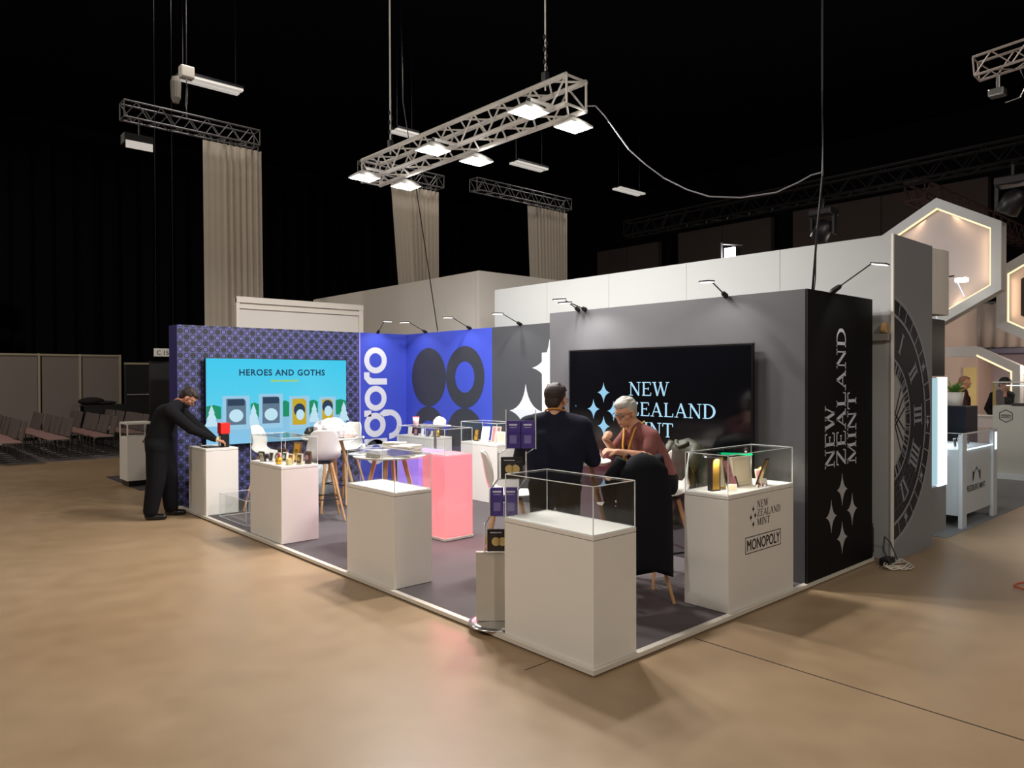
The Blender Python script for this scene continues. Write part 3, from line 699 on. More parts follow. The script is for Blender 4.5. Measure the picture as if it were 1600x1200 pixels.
# ---------------------------------------------------------------- plinths with acrylic covers
def plinth(label, x0, x1, y0, y1, z1=.827, cover=None, clabel=None, name='display_plinth', m=None, group=None):
    m = m or M_white
    t = thing(name, label, 'plinth', ((x0+x1)/2, (y0+y1)/2, P0), 0, group)
    MB().bbox(x0, x1, y0, y1, P0, z1-.032, .003).build('body', m, t)
    MB().bbox(x0+.004, x1-.004, y0+.004, y1-.004, z1-.034, z1-.028, .001).build('shadow_gap', mat('shadow_gap_grey', hx(120, 115, 108), .8), t)
    MB().bbox(x0, x1, y0, y1, z1-.028, z1, .003).build('top', m, t)
    if cover:
        glass_cover(clabel, x0+.006, x1-.006, y0+.006, y1-.006, z1, cover)
    return t
def glass_cover(label, x0, x1, y0, y1, z0, z1, w=.005, group=None, name='acrylic_cover'):
    t = thing(name, label, 'display cover', ((x0+x1)/2, (y0+y1)/2, z0), 0, group)
    a = .0005
    for b in ((x0, x0+w, y0+w+a, y1-w-a), (x1-w, x1, y0+w+a, y1-w-a), (x0, x1, y0, y0+w), (x0, x1, y1-w, y1)): MB().box(*b, z0+a, z1-w-a).build('pane', M_glass, t)
    MB().box(x0, x1, y0, y1, z1-w, z1).build('top_pane', M_glass, t)
    e = .0024
    mb = MB()
    for (px, py) in ((x0, y0), (x1, y0), (x1, y1), (x0, y1)): mb.box(px-e, px+e, py-e, py+e, z0+.001, z1)
    for z in (z0+e, z1):
        mb.box(x0, x1, y0-e, y0+e, z-e, z+e); mb.box(x0, x1, y1-e, y1+e, z-e, z+e); mb.box(x0-e, x0+e, y0, y1, z-e, z+e); mb.box(x1-e, x1+e, y0, y1, z-e, z+e)
    mb.build('polished_edges', M_edge, t)
    return t
plinth('empty white plinth at the front corner of the stand', .027, .43, .023, .82, .827, 1.12, 'empty clear acrylic cover on the front corner plinth')
plinth('empty white plinth second from the front corner along the left edge', .037, .41, 2.19, 2.97, .828, 1.128, 'empty clear acrylic cover on the second plinth of the left edge')
plinth('white plinth third from the front corner, holding framed coins and gold pieces', .051, .47, 4.36, 5.17, .845, 1.144, 'clear acrylic cover over framed coins on the third plinth')
plinth('white plinth the man in black bends over, without a cover', .03, .44, 6.51, 7.15, .879)
plinth('white plinth on the right edge printed with black lettering', 1.5, 2.47, .03, .41, .9, 1.194, 'clear acrylic cover over books and boxes on the lettered plinth')
plinth('white plinth against the blue back wall, left one', 3.27, 3.66, 6.2, 7.16, .85)
plinth('white plinth against the back wall where blue meets charcoal', 3.25, 3.66, 4.65, 5.45, .85, 1.14, 'clear acrylic cover on the plinth where blue wall meets charcoal')
lp = [o for o in C.objects if o.get('label') == 'white plinth on the right edge printed with black lettering'][0]
fm = lambda a, b: V((a, .0293, b)); tm = V((0, -.0006, 0))
for s_, z in (('NEW', .768), ('ZEALAND', .7), ('MINT', .632)):
    mb = MB(); serif_text(mb, s_, 1.9, z, .055, fm, tm, 1.15); mb.build('lettering', M_ink, lp)
for a, z in ((1.845, .765), (1.81, .705), (1.873, .715), (1.845, .65)):
    mb = MB(); star(mb, a, z, .021, .03, fm, tm); mb.build('star_print', M_ink, lp)
mb = MB()
for dx_, dz_ in ((-.0022, 0), (.0022, 0), (0, .0018), (0, -.0018)):
    m2 = text_mb('MONOPOLY', .118, lambda a, b: V((1.75+a+dx_, .0287-.0002*(dz_ > 0), .458+b+dz_)), V((0, 0, 0)), sx=.745); mb.add(m2.v, m2.f)
mb.build('lettering', M_ink, lp)
mb = MB()
for a in ((1.73, 2.262, .435, .441), (1.73, 2.262, .556, .562), (1.73, 1.736, .435, .562), (2.256, 2.262, .435, .562)): mb.box(a[0], a[1], .0287, .0296, a[2], a[3])
mb.build('lettering_frame', M_ink, lp)
# lone cover standing on the platform
t = glass_cover('spare clear acrylic cover standing on the carpet between the left plinths', .147, .52, 5.53, 6.37, P0, .335)
# glowing columns
def glow_mat(name, c0, c1):
    m = bpy.data.materials.new(name); m.use_nodes = True; nt = m.node_tree; b = nt.nodes['Principled BSDF']; b.inputs['Base Color'].default_value = (.28, .22, .24, 1); b.inputs['Roughness'].default_value = .4
    tc = nt.nodes.new('ShaderNodeTexCoord'); sp = nt.nodes.new('ShaderNodeSeparateXYZ'); nt.links.new(tc.outputs['Generated'], sp.inputs[0])
    r = nt.nodes.new('ShaderNodeValToRGB'); r.color_ramp.elements[0].color = c0; r.color_ramp.elements[1].color = c1
    nt.links.new(sp.outputs['Z'], r.inputs[0]); nt.links.new(r.outputs[0], b.inputs['Emission Color']); b.inputs['Emission Strength'].default_value = .85; return m
t = thing('lit_column', 'glowing pink translucent column in the middle of the stand', 'light column', (1.56, 3.5, P0))
MB().bbox(1.375, 1.755, 3.31, 3.72, P0+.035, .945, .012).build('glowing_body', glow_mat('pink_glow', (1.12, .26, .26, 1), (1.0, .2, .26, 1)), t)
MB().bbox(1.37, 1.76, 3.305, 3.725, P0, P0+.03, .004).build('base', M_chair, t)
t = thing('lit_column', 'glowing violet translucent column behind the pink one', 'light column', (1.56, 4.0, P0))
MB().bbox(1.375, 1.755, 3.8, 4.2, P0+.035, .945, .012).build('glowing_body', glow_mat('violet_glow', (.32, .14, 1.0, 1), (.36, .2, 1.0, 1)), t)
MB().bbox(1.37, 1.76, 3.795, 4.205, P0, P0+.03, .004).build('base', M_chair, t)
glass_cover('clear acrylic cover spanning the glowing pink and violet columns', 1.38, 1.75, 3.315, 4.195, .9455, 1.225)
area('pink_column_light', (1.36, 3.5, .45), (0, 3.2, 0), 9, .35, (1, .25, .32), sy=.8); area('pink_column_light', (1.565, 3.3, .45), (1.6, 2.2, 0), 11, .35, (1, .22, .3), sy=.8)
area('violet_column_light', (1.36, 4.0, .45), (0, 4.3, 0), 3, .35, (.45, .3, 1), sy=.8)

# ---------------------------------------------------------------- bar chairs and tables
def bar_chair(loc, rz, label, seat=.74):
    t = thing('bar_chair', label, 'chair', loc, rz, None)
    # shell: revolved-ish surface, front is +X
    vs = []; fs = []; n = 14; m_ = 12
    prof = [(.2, 0.0), (.14, -.02), (.03, -.03), (-.1, -.02), (-.17, .03), (-.2, .12), (-.215, .22), (-.23, .33), (-.24, .36)]
    wid = [.17, .2, .215, .215, .21, .205, .19, .16, .1]
    curl = [.0, .02, .03, .035, .06, .07, .06, .04, .02]
    for (x, z), w, cu in zip(prof, wid, curl):
        for i in range(n+1):
            s = -1+2*i/n; vs.append((x+(cu*1.2*s*s if z > .05 else 0), w*s, seat+z+(cu*s*s if z <= .05 else cu*.2*s*s)))
    for j in range(len(prof)-1):
        for i in range(n): fs.append((j*(n+1)+i, j*(n+1)+i+1, (j+1)*(n+1)+i+1, (j+1)*(n+1)+i))
    o = MB().add(vs, fs).build('seat_shell', M_chair, t, True, local=True); sd = o.modifiers.new('s', 'SOLIDIFY'); sd.thickness = .012; sb = o.modifiers.new('b', 'SUBSURF'); sb.levels = 1; sb.render_levels = 1
    for sx in (-1, 1):
        for sy in (-1, 1): bend_smooth(MB().tube((sx*.1, sy*.1, seat-.045), (sx*.24, sy*.24, .0), .019, .013, 10).build('leg', M_wood, t, local=True))
    z = .26; k = .1+(.14)*(1-z/seat)
    for a, b in (((-k, -k), (k, -k)), ((k, -k), (k, k)), ((k, k), (-k, k)), ((-k, k), (-k, -k))): MB().tube((*a, z), (*b, z), .008, n=8).build('foot_rail', M_blackp, t, local=True)
    MB().box(-.11, .11, -.11, .11, seat-.055, seat-.035).build('seat_plate', M_blackp, t, local=True)
    return t
bar_chair((.85, 6.5, P0), math.radians(-50), 'white bar chair on wooden legs in front of the blue slide, left one')
bar_chair((1.02, 5.35, P0), math.radians(70), 'white bar chair with wooden legs right behind the coin plinth')
bar_chair((1.85, 6.3, P0), math.radians(200), 'white bar chair beside the table heaped with plastic')
bar_chair((.93, 1.8, P0), math.radians(-40), 'empty white bar chair behind the brochure stand')
bar_chair((1.9, .92, P0), math.radians(160), 'white bar chair under the grey haired man')
bar_chair((1.22, .72, P0), math.radians(80), 'bar chair hidden under the black draped coat')
def bar_table(c, z, r, label, legs=True):
    t = thing('bar_table', label, 'table', (c[0], c[1], P0))
    bend_smooth(MB().lathe([(0.001, z-.02), (r-.01, z-.02), (r, z-.012), (r, z-.004), (r-.004, z), (.001, z)], (c[0], c[1], 0), 40).build('tabletop', M_white, t))
    for sx in (-1, 1):
        for sy in (-1, 1): bend_smooth(MB().tube((c[0]+sx*.1, c[1]+sy*.1, z-.02), (c[0]+sx*.27, c[1]+sy*.27, P0), .024, .016, 10).build('leg', M_wood, t))
    MB().box(c[0]-.13, c[0]+.13, c[1]-.13, c[1]+.13, z-.045, z-.02).build('under_plate', M_blackp, t)
    return t
bar_table((1.42, 5.9), .985, .36, 'white round bar table heaped with plastic in front of the blue slide')
bar_table((.85, 3.55), .98, .37, 'white round bar table stacked with leaflets behind the second plinth')
bar_table((1.42, 1.5), 1.05, .33, 'white round bar table between the two seated men')

# ---------------------------------------------------------------- lighting truss over the stand
truss('bright aluminium box truss carrying six lit floods over the stand', (1.835, 1.84, 4.44), (1.79, 5.45, 4.44), .27, .45, M_alu, rc=.026, rb=.01)
fl_lab = {(1.35, 1.98): 'lit flood on the near end of the truss, left side, in front of a chord', (1.94, 1.98): 'brightest lit flood hanging at the right end of the truss', (1.35, 3.46): 'lit flood at the middle of the truss, upper one', (1.94, 3.46): 'lit flood at the middle of the truss, lower one', (1.35, 4.87): 'lit flood at the far left end of the truss', (1.94, 4.87): 'lit flood above the middle beige curtain, far end of the truss'}
for x, y in FLOODS:
    t = thing('flood_lamp', fl_lab[(x, y)], 'lamp', (x, y, 4.2))
    mb = MB(); n = 12
    prof = [(.15, 4.17), (.15, 4.18), (.08, 4.24), (.05, 4.27)]
    vs = []; fs = []
    for hw, z in ((.15, 4.175), (.15, 4.19), (.09, 4.235), (.05, 4.26)): vs += [(x-hw, y-hw*.8, z), (x+hw, y-hw*.8, z), (x+hw, y+hw*.8, z), (x-hw, y+hw*.8, z)]
    for k in range(3):
        for i in range(4): fs.append((4*k+i, 4*k+(i+1) % 4, 4*k+4+(i+1) % 4, 4*k+4+i))
    fs.append((12, 13, 14, 15)); MB().add(vs, fs).build('reflector_housing', M_alu, t)
    MB().prism([(-.13, -.1), (.13, -.1), (.13, .1), (-.13, .1)], lambda a, b: V((x+a, y+b, 4.178)), V((0, 0, -.012))).build('lens', M_lens, t)
    sx = 1 if x < 1.6 else -1
    MB().tube((x, y, 4.26), (x, y, 4.305 if sx > 0 else 4.28), .02).build('yoke', M_steel, t)
    if sx > 0: MB().path([(x, y, 4.3), (1.68, y, 4.305)], .02).build('arm', M_alu, t)
# the old rods / hoist chains
for (x, y, z1, lab) in ((1.8, 5.0, 4.6, 'thin steel hanging rod at the far end of the lit truss'), (1.83, 2.25, 4.6, 'chain holding the near end of the lit truss')):
    t = thing('hanging_rod', lab, 'rod', (x, y, z1))
    MB().tube((x, y, z1-.02), (x, y, 10.2), .011 if y > 4 else .008, n=8).build('rod', M_alu, t)
    MB().bbox(x-.03, x+.03, y-.03, y+.03, z1+.02, z1+.16, .008).build('shackle', M_blackp, t)
    mb = MB()
    for k in range(6): mb.sphere((x+.012*(-1)**k, y, z1+.2+k*.06), (.022, .012, .03), 8)
    mb.build('links', M_steel, t)
# slack cable from the truss to the cabin drop line
pts = [(2.03, 1.66, 4.22), (1.939, 1.298, 3.801), (2.0, 1.16, 3.65), (2.09, 1.025, 3.517), (2.15, .83, 3.39), (2.208, .648, 3.306), (2.321, .412, 3.271), (2.447, .166, 3.289), (2.537, .019, 3.36), (2.59, -.06, 3.41), (2.628, -.129, 3.425)]
tag(MB().path([(1.97, 1.85, 4.35), (2.06, 1.8, 4.36)]+pts, .006, 6).build('slack_cable', mat('grey_cable', hx(150, 150, 158), .5)), 'thin slack cable sagging from the lit truss to the right', 'cable')
t = thing('drop_cable', 'black cable bundle dropping from the ceiling to the cabin corner', 'cable', (3.2, .35, 2.5))
MB().path([(2.66, -.12, 10.2), (2.645, -.125, 4.2), (2.64, -.13, 3.4), (2.72, -.05, 3.0), (2.95, .1, 2.55), (3.0, .13, 2.5)], .009, 6).build('cable', M_blackp, t)
MB().path([(2.71, -.06, 3.02), (2.86, .03, 2.8), (3.0, .1, 2.62), (3.03, .13, 2.5)], .005, 6).build('cable', M_steel, t)
tag(MB().path([(4.9, 9.5, 10.1), (4.5, 8.8, 7), (3.72, 6.65, 2.52)], .009, 6).build('feed_cable', M_blackp), 'black feed cable slanting down to the top of the blue wall', 'cable')
tag(MB().path([(10.5, 5.5, 10.15), (9.2, 5.0, 9.6)], .008, 6).build('stay_wire', M_steel), 'grey stay wire high in the dark at the top of the picture', 'wire')

# ---------------------------------------------------------------- arm lamps on the wall tops
def arm_lamp(base, elbow, tip, label, aim, power=10, ang=110):
    base = V(base); elbow = V(elbow); tip = V(tip)
    t = thing('arm_lamp', label, 'lamp', tuple(base))
    MB().path([base, base+(elbow-base)*.06, base+(elbow-base)*.22, base+(elbow-base)*.27], [.02, .026, .022, .008], 10).build('clamp_base', M_blackp, t)
    MB().path([base+(elbow-base)*.2, elbow], .006, 8).build('arm', M_steel, t)
    d = (tip-elbow); dn = d.normalized(); sd = dn.cross(V((0, 0, 1))).normalized()*.045; up = sd.cross(dn).normalized()
    q = [elbow-sd*.6, elbow+sd*.6, tip+sd, tip-sd]; upv = V((0, 0, .012))
    mb = MB(); mb.add([*q, *[p+upv for p in q]], [(0, 1, 2, 3), (7, 6, 5, 4), (0, 4, 5, 1), (1, 5, 6, 2), (2, 6, 7, 3), (3, 7, 4, 0)]); hd = mb.build('lamp_head', M_steel, t)
    q2 = [p.lerp((elbow+tip)/2, .15)-V((0, 0, .001)) for p in q]
    MB().add(q2+[p-V((0, 0, .006)) for p in q2], [(0, 1, 2, 3), (7, 6, 5, 4), (0, 4, 5, 1), (1, 5, 6, 2), (2, 6, 7, 3), (3, 7, 4, 0)]).build('led_face', M_ledc, hd)
    spot('arm_lamp_light', tuple((elbow+tip)/2-V((0, 0, .02))), aim, power, ang)
arm_lamp((3.14, 7.53, 2.5), (3.1, 7.25, 2.68), (3.12, 7.1, 2.67), 'arm lamp on the agoro wall, leftmost above blue', (3.1, 7.5, 1.6))
arm_lamp((3.71, 6.93, 2.5), (3.38, 6.95, 2.66), (3.22, 6.98, 2.65), 'arm lamp above the charcoal disc', (3.68, 6.9, 1.5))
arm_lamp((3.71, 5.77, 2.5), (3.35, 5.77, 2.66), (3.2, 5.78, 2.655), 'arm lamp above the charcoal ring', (3.68, 5.8, 1.5))
arm_lamp((3.71, 4.64, 2.5), (3.35, 4.64, 2.64), (3.2, 4.66, 2.635), 'arm lamp above the white stars', (3.68, 4.6, 1.5))
arm_lamp((2.69, 2.6, 2.5), (2.35, 2.5, 2.59), (2.2, 2.48, 2.575), 'arm lamp on the cabin top, upper of the left pair', (2.66, 2.4, 1.7), 16)
arm_lamp((2.69, 2.5, 2.5), (2.35, 2.42, 2.55), (2.2, 2.4, 2.535), 'arm lamp on the cabin top, lower of the left pair', (2.66, 2.2, 1.7), 16)
arm_lamp((2.69, .78, 2.5), (2.36, .72, 2.6), (2.2, .7, 2.585), 'arm lamp on the cabin top above the black screen', (2.66, .8, 1.7), 12)
arm_lamp((3.12, .02, 2.5), (3.2, -.29, 2.725), (3.2, -.42, 2.7), 'long arm lamp reaching out from the black cabin side', (3.3, .0, 1.9), 7, 80)
# small lit flood on a stand behind the tall wall
t = thing('stand_flood', 'small glaring flood on a mast behind the tall white wall', 'lamp', (11.1, 5.85, 4.5))
MB().tube((11.1, 6.1, 0), (11.1, 6.1, 4.75), .03).build('mast', M_steel, t); MB().path([(11.1, 6.1, 4.72), (11.3, 5.7, 4.66)], .02).build('arm', M_steel, t)
MB().bbox(11.05, 11.25, 5.72, 6.0, 4.38, 4.6, .02).build('housing', M_steel, t)
MB().bbox(11.0, 11.05, 5.72, 5.98, 4.38, 4.6, .015).build('lens', M_lens, t)
point('stand_flood_light', (10.8, 5.85, 4.5), 60, (1, .95, .88))

# ================================================================ people
def caps(mb, p0, p1, r0, r1, n=16):
    p0 = V(p0); p1 = V(p1); d = p1-p0
    q = (d.normalized() if d.length > 1e-6 else V((0, 0, 1))).to_track_quat('Z', 'Y'); vs = []; rings = []
    for k in range(5):
        a = -PI/2+PI/2*k/4; rings.append((p0, r0*math.cos(a)+1e-4, r0*math.sin(a)))
    for k in range(5):
        a = PI/2*k/4; rings.append((p1, r1*math.cos(a)+1e-4, r1*math.sin(a)))
    for c, r, h in rings:
        for i in range(n): vs.append(c+q @ V((r*math.cos(2*PI*i/n), r*math.sin(2*PI*i/n), h)))
    fs = []
    for k in range(len(rings)-1):
        for i in range(n): fs.append((k*n+i, k*n+(i+1) % n, (k+1)*n+(i+1) % n, (k+1)*n+i))
    fs += [tuple(range(n))[::-1], tuple(range((len(rings)-1)*n, len(rings)*n))]
    mb.add(vs, fs)
def remesh(mb, name, m, parent, vox=.009, it=4, cut=None):
    me = bpy.data.meshes.new('tmp'); me.from_pydata([tuple(v) for v in mb.v], [], mb.f)
    bm = bmesh.new(); bm.from_mesh(me); bmesh.ops.recalc_face_normals(bm, faces=bm.faces); bm.to_mesh(me); bm.free()
    o = bpy.data.objects.new('tmp', me); C.objects.link(o)
    r = o.modifiers.new('r', 'REMESH'); r.mode = 'VOXEL'; r.voxel_size = vox; r.use_smooth_shade = True
    sm = o.modifiers.new('s', 'SMOOTH'); sm.factor = .5; sm.iterations = it
    dg = bpy.context.evaluated_depsgraph_get(); dg.update()
    me2 = bpy.data.meshes.new_from_object(o.evaluated_get(dg)); bpy.data.objects.remove(o)
    me2.name = name; me2.materials.clear(); me2.materials.append(m)
    for p in me2.polygons: p.use_smooth = True
    if cut:
        bm = bmesh.new(); bm.from_mesh(me2)
        for co, no in cut: bmesh.ops.bisect_plane(bm, geom=bm.verts[:]+bm.edges[:]+bm.faces[:], plane_co=co, plane_no=no, clear_outer=True)
        bm.to_mesh(me2); bm.free()
    o = bpy.data.objects.new(name, me2); C.objects.link(o); o.parent = parent; return o
def hand(mb, wrist, d, up, curl=.6, s=1.0):
    """palm + five unequal fingers; d along the hand, up = back of the hand"""
    wrist = V(wrist); d = V(d).normalized(); up = V(up); up = (up-d*up.dot(d)).normalized(); side = d.cross(up)
    for k in (-1, 0, 1): caps(mb, wrist+side*k*.012*s, wrist+d*.085*s+side*k*.027*s, .016*s, .015*s, 10)
    for k, (ln, off) in enumerate(((.066, -.034), (.076, -.012), (.071, .011), (.056, .033))):
        b = wrist+d*.085*s+side*off*s; a1 = curl*.7; a2 = curl*1.6
        q = b+(d*math.cos(a1)-up*math.sin(a1))*ln*.5*s; e = q+(d*math.cos(a2)-up*math.sin(a2))*ln*.5*s
        caps(mb, b, q, .0095*s, .0088*s, 10); caps(mb, q, e, .0088*s, .0075*s, 10)
    b = wrist+d*.025*s-side*.028*s; q = b+(d*.7-side*.6-up*.3).normalized()*.035*s; e = q+(d*.9-side*.15-up*.5).normalized()*.03*s
    caps(mb, b, q, .013*s, .011*s, 10); caps(mb, q, e, .011*s, .009*s, 10)
def head_prims(mb, c, R, s=1.0):
    c = V(c)
    def E(o, r): mb.sphere(c+R @ (V(o)*s), tuple(x*s for x in r), 20, R.to_4x4())
    E((-.012, 0, .03), (.098, .078, .09)); E((.022, 0, -.045), (.066, .058, .072)); E((.05, 0, -.088), (.032, .03, .026))
    E((.062, 0, .028), (.03, .055, .018)); E((.075, 0, -.068), (.016, .026, .009))
    caps(mb, c+R @ (V((.082, 0, .008))*s), c+R @ (V((.103, 0, -.028))*s), .009*s, .0135*s, 10)
    for y in (-1, 1): E((.045, y*.045, -.02), (.03, .022, .024)); E((-.004, y*.081, -.008), (.02, .009, .034))
def person(name_label, loc, rz, J, mats, hair='short', glasses=True, vox=.009, beard=None, hair_s=1.0):
    """J: joint dict in local coordinates, forward +X"""
    t = thing('person', name_label, 'person', loc, rz)
    skin, top, trou, shoe, hm = mats
    j = {k: V(v) for k, v in J.items() if isinstance(v, tuple)}
    pit = J.get('pitch', 0); yw = J.get('yaw', 0)
    R = (Matrix.Rotation(yw, 3, 'Z') @ Matrix.Rotation(pit, 3, 'Y'))
    body = MB(); head_prims(body, j['head'], R)
    nb = j['head']+R @ V((-.02, 0, -.05))
    caps(body, nb, j['neck'], .056, .064); caps(body, j['neck'], j['chest'], .07, .1); caps(body, j['chest'], j['hip'], .1, .1)
    for s, a in (('r', -1), ('l', 1)):
        caps(body, j['neck'], j['sh_'+s], .05, .045); caps(body, j['sh_'+s], j['el_'+s], .045, .036); caps(body, j['el_'+s], j['wr_'+s], .037, .026)
        hand(body, j['wr_'+s], j['hd_'+s], j['hu_'+s], J.get('curl', .7))
        caps(body, j['hp_'+s], j['kn_'+s], .072, .05); caps(body, j['kn_'+s], j['an_'+s], .05, .036)
    remesh(body, 'body', skin, t, vox=.0075, it=2)
    # upper garment
    g = MB(); W_ = J.get('bulk', 1.0)
    for y in (-1, 1):
        up = j['chest']; lo = j['hip']
        side = V((0, .075*y*W_, 0)); caps(g, up+side, lo+side*.9+V((0, 0, .06)), .125*W_, .115*W_)
        caps(g, j['neck']+V((-.01, .03*y, -.02)), j['sh_'+('l' if y > 0 else 'r')], .07, .075*W_)
        caps(g, up+side*1.2, j['sh_'+('l' if y > 0 else 'r')], .11*W_, .07*W_)
    caps(g, j['neck']+V((-.02, 0, -.04)), up, .075, .13*W_); caps(g, up, lo+V((0, 0, .06)), .125*W_, .115*W_)
    for s in ('r', 'l'):
        if J.get('short_sleeve'):
            e = j['sh_'+s].lerp(j['el_'+s], .68); caps(g, j['sh_'+s], e, .07*W_, .064*W_)
        else:
            caps(g, j['sh_'+s], j['el_'+s], .068*W_, .055*W_); caps(g, j['el_'+s], j['wr_'+s].lerp(j['el_'+s], .04), .056*W_, .038)
    remesh(g, 'jumper' if not J.get('short_sleeve') else 'tee_shirt', top, t, vox=.011, it=6)
    tr = MB(); wd = J.get('wide', 1.0)
    for s, y in (('r', -1), ('l', 1)):
        caps(tr, j['hip']+V((0, .05*y, -.0)), j['hp_'+s], .13*wd, .115*wd); caps(tr, j['hp_'+s], j['kn_'+s], .108*wd, .083*wd); caps(tr, j['kn_'+s], j['an_'+s]+V((0, 0, .03)), .084*wd, .066*wd)
    remesh(tr, 'trousers', trou, t, vox=.011, it=5)
    for s in ('r', 'l'):
        a = j['an_'+s]; sh = MB(); fd = V(J.get('foot_'+s, (1, 0, 0))).normalized()
        caps(sh, a+V((0, 0, -.02)), a+V((0, 0, -.035))-fd*.03, .047, .045); caps(sh, a-fd*.03+V((0, 0, -.045)), a+fd*.15+V((0, 0, -.052)), .042, .034); caps(sh, a+fd*.08+V((0, 0, -.05)), a+fd*.15+V((0, .008, -.055)), .042, .036)
        z = a.z-.088
        remesh(sh, 'shoe', shoe, t, vox=.009, it=2, cut=[((0, 0, z+.004), (0, 0, -1))])
    h = MB(); c = j['head']
    def E(o, r): h.sphere(c+R @ (V(o)*hair_s), tuple(x*hair_s for x in r), 20, R.to_4x4())
    E((-.028, 0, .043), (.098, .086, .092)); E((.012, 0, .082), (.082, .07, .047)); E((-.06, 0, -.01), (.055, .068, .075))
    rr_ = random.Random(3)
    for k in range(60):
        a = rr_.uniform(-2.2, 2.2); e_ = rr_.uniform(.35, 1.4); E((-.018+.098*math.cos(a)*math.cos(e_), .08*math.sin(a)*math.cos(e_), .047+.085*math.sin(e_)), (.022, .012, .01))
    ho = remesh(h, 'hair', hm, t, vox=.006, it=2)
    if beard:
        b = MB(); b.sphere(c+R @ V((.028, 0, -.07)), (.064, .061, .05), 18, R.to_4x4()); b.sphere(c+R @ V((.062, 0, -.092)), (.03, .034, .026), 14, R.to_4x4()); remesh(b, 'beard', beard, t, vox=.006, it=2)
    for y in (-1, 1):
        e = MB(); e.sphere(c+R @ V((.078, y*.031, .004)), (.0105, .0125, .0095), 10, R.to_4x4()); e.build('eye', mat('eye_white', hx(225, 220, 215), .3), t, True, local=True)
        e = MB(); e.sphere(c+R @ V((.0875, y*.031, .003)), (.0022, .005, .005), 8, R.to_4x4()); e.build('iris', mat('eye_dark', hx(36, 26, 20), .3), t, True, local=True)
    MB().sphere(c+R @ V((.0905, 0, -.066)), (.003, .022, .004), 10, R.to_4x4()).build('mouth', mat('lip', hx(150, 84, 76), .6), t, True, local=True)
    if glasses:
        g2 = MB()
        for y in (-1, 1):
            pts = [c+R @ V((.1, y*.033+.026*math.cos(a), .003+.019*math.sin(a))) for a in [2*PI*k/16 for k in range(17)]]
            g2.path(pts, .0025, 6); g2.path([c+R @ V((.1, y*.058, .01)), c+R @ V((.06, y*.078, .012)), c+R @ V((-.01, y*.086, .008))], .0025, 6)
        g2.path([c+R @ V((.1, -.008, .008)), c+R @ V((.1, .008, .008))], .0025, 6); g2.build('glasses', M_ink, t, True, local=True)
    return t
SK = mat('skin', hx(206, 152, 122), .55, noise=.05, nscale=20); SK2 = mat('tanned_skin', hx(196, 136, 108), .55, noise=.05, nscale=20)
def cloth(name, col, n=.1, b=.3): return mat(name, col, .9, noise=n, nscale=12, spec=.2, bump=b, bscale=18)
BLK = cloth('black_knit', hx(20, 20, 23)); BLKT = cloth('black_trouser_cloth', hx(16, 16, 20)); NVY = cloth('navy_knit', hx(26, 28, 44)); MAU = cloth('dusty_mauve_cotton', hx(128, 80, 78))
SHO = mat('black_leather', hx(18, 18, 20), .3); HB = mat('dark_brown_hair', hx(44, 31, 26), .6, noise=.4, nscale=60); HG = mat('silver_grey_hair', hx(176, 172, 164), .6, noise=.15, nscale=60)
# man in black, standing and bending over the plinth (stands on the hall floor)
J = dict(hip=(0, 0, .98), chest=(.09, 0, 1.3), neck=(.23, .0, 1.46), head=(.34, -.01, 1.52), pitch=.75, yaw=-.1,
    sh_r=(.15, -.22, 1.37), el_r=(.4, -.23, 1.14), wr_r=(.68, -.1, .98), hd_r=(.9, .15, -.25), hu_r=(.2, -.2, 1), sh_l=(.17, .22, 1.37), el_l=(.42, .22, 1.13), wr_l=(.64, .08, .98), hd_l=(.95, -.2, -.2), hu_l=(.2, .2, 1),
    hp_r=(0, -.12, .9), kn_r=(-.02, -.16, .5), an_r=(-.08, -.17, .09), hp_l=(0, .12, .9), kn_l=(.08, .1, .5), an_l=(.1, .12, .09), wide=1.35, bulk=1.22, curl=.8)
pm = person('man in black jumper bending over the white plinth, dark hair and glasses', (-.36, 7.02, 0), math.radians(-27), J, (SK2, BLK, BLKT, SHO, HB), beard=HB)
MB().bbox(-.187, -.178, -.12, -.05, .965, .995, .002).build('belt_label', mat('tan_leather', hx(190, 140, 95), .6), pm, local=True)
w = MB(); w.lathe([(.033, -.014), (.036, -.014), (.036, .014), (.033, .014)], (0, 0, 0), 18, Matrix.Translation((.685, -.105, .99)) @ V((.9, .3, -.6)).to_track_quat('Z', 'Y').to_matrix().to_4x4()); w.build('wrist_band', mat('pale_watch_band', hx(205, 200, 150), .4), pm, True, local=True)
# man in navy, seated, seen from behind
J = dict(hip=(0, 0, .93), chest=(.03, 0, 1.22), neck=(.04, 0, 1.42), head=(.08, 0, 1.55), pitch=.12, yaw=-.3,
    sh_r=(.02, -.21, 1.34), el_r=(.1, -.29, 1.08), wr_r=(.33, -.17, 1.1), hd_r=(1, .3, 0), hu_r=(0, 0, 1), sh_l=(.02, .21, 1.34), el_l=(.1, .29, 1.08), wr_l=(.33, .2, 1.1), hd_l=(1, -.3, 0), hu_l=(0, 0, 1),
    hp_r=(0, -.1, .87), kn_r=(.02, -.11, .48), an_r=(0, -.12, .09), hp_l=(0, .1, .87), kn_l=(.02, .11, .48), an_l=(-.02, .12, .09), bulk=1.2, curl=.5)
p2 = person('man in navy jumper seen from behind, standing at the bar table', (.86, 1.17, P0), math.radians(36), J, (SK, NVY, BLKT, SHO, HB), beard=HB, glasses=True)
MB().path([(.075*math.cos(a)+.05, .082*math.sin(a), 1.455-.03*math.cos(a)) for a in [2*PI*k/20 for k in range(21)]], .007, 8).build('lanyard', mat('orange_ribbon', hx(190, 128, 60), .7), p2, True, local=True)
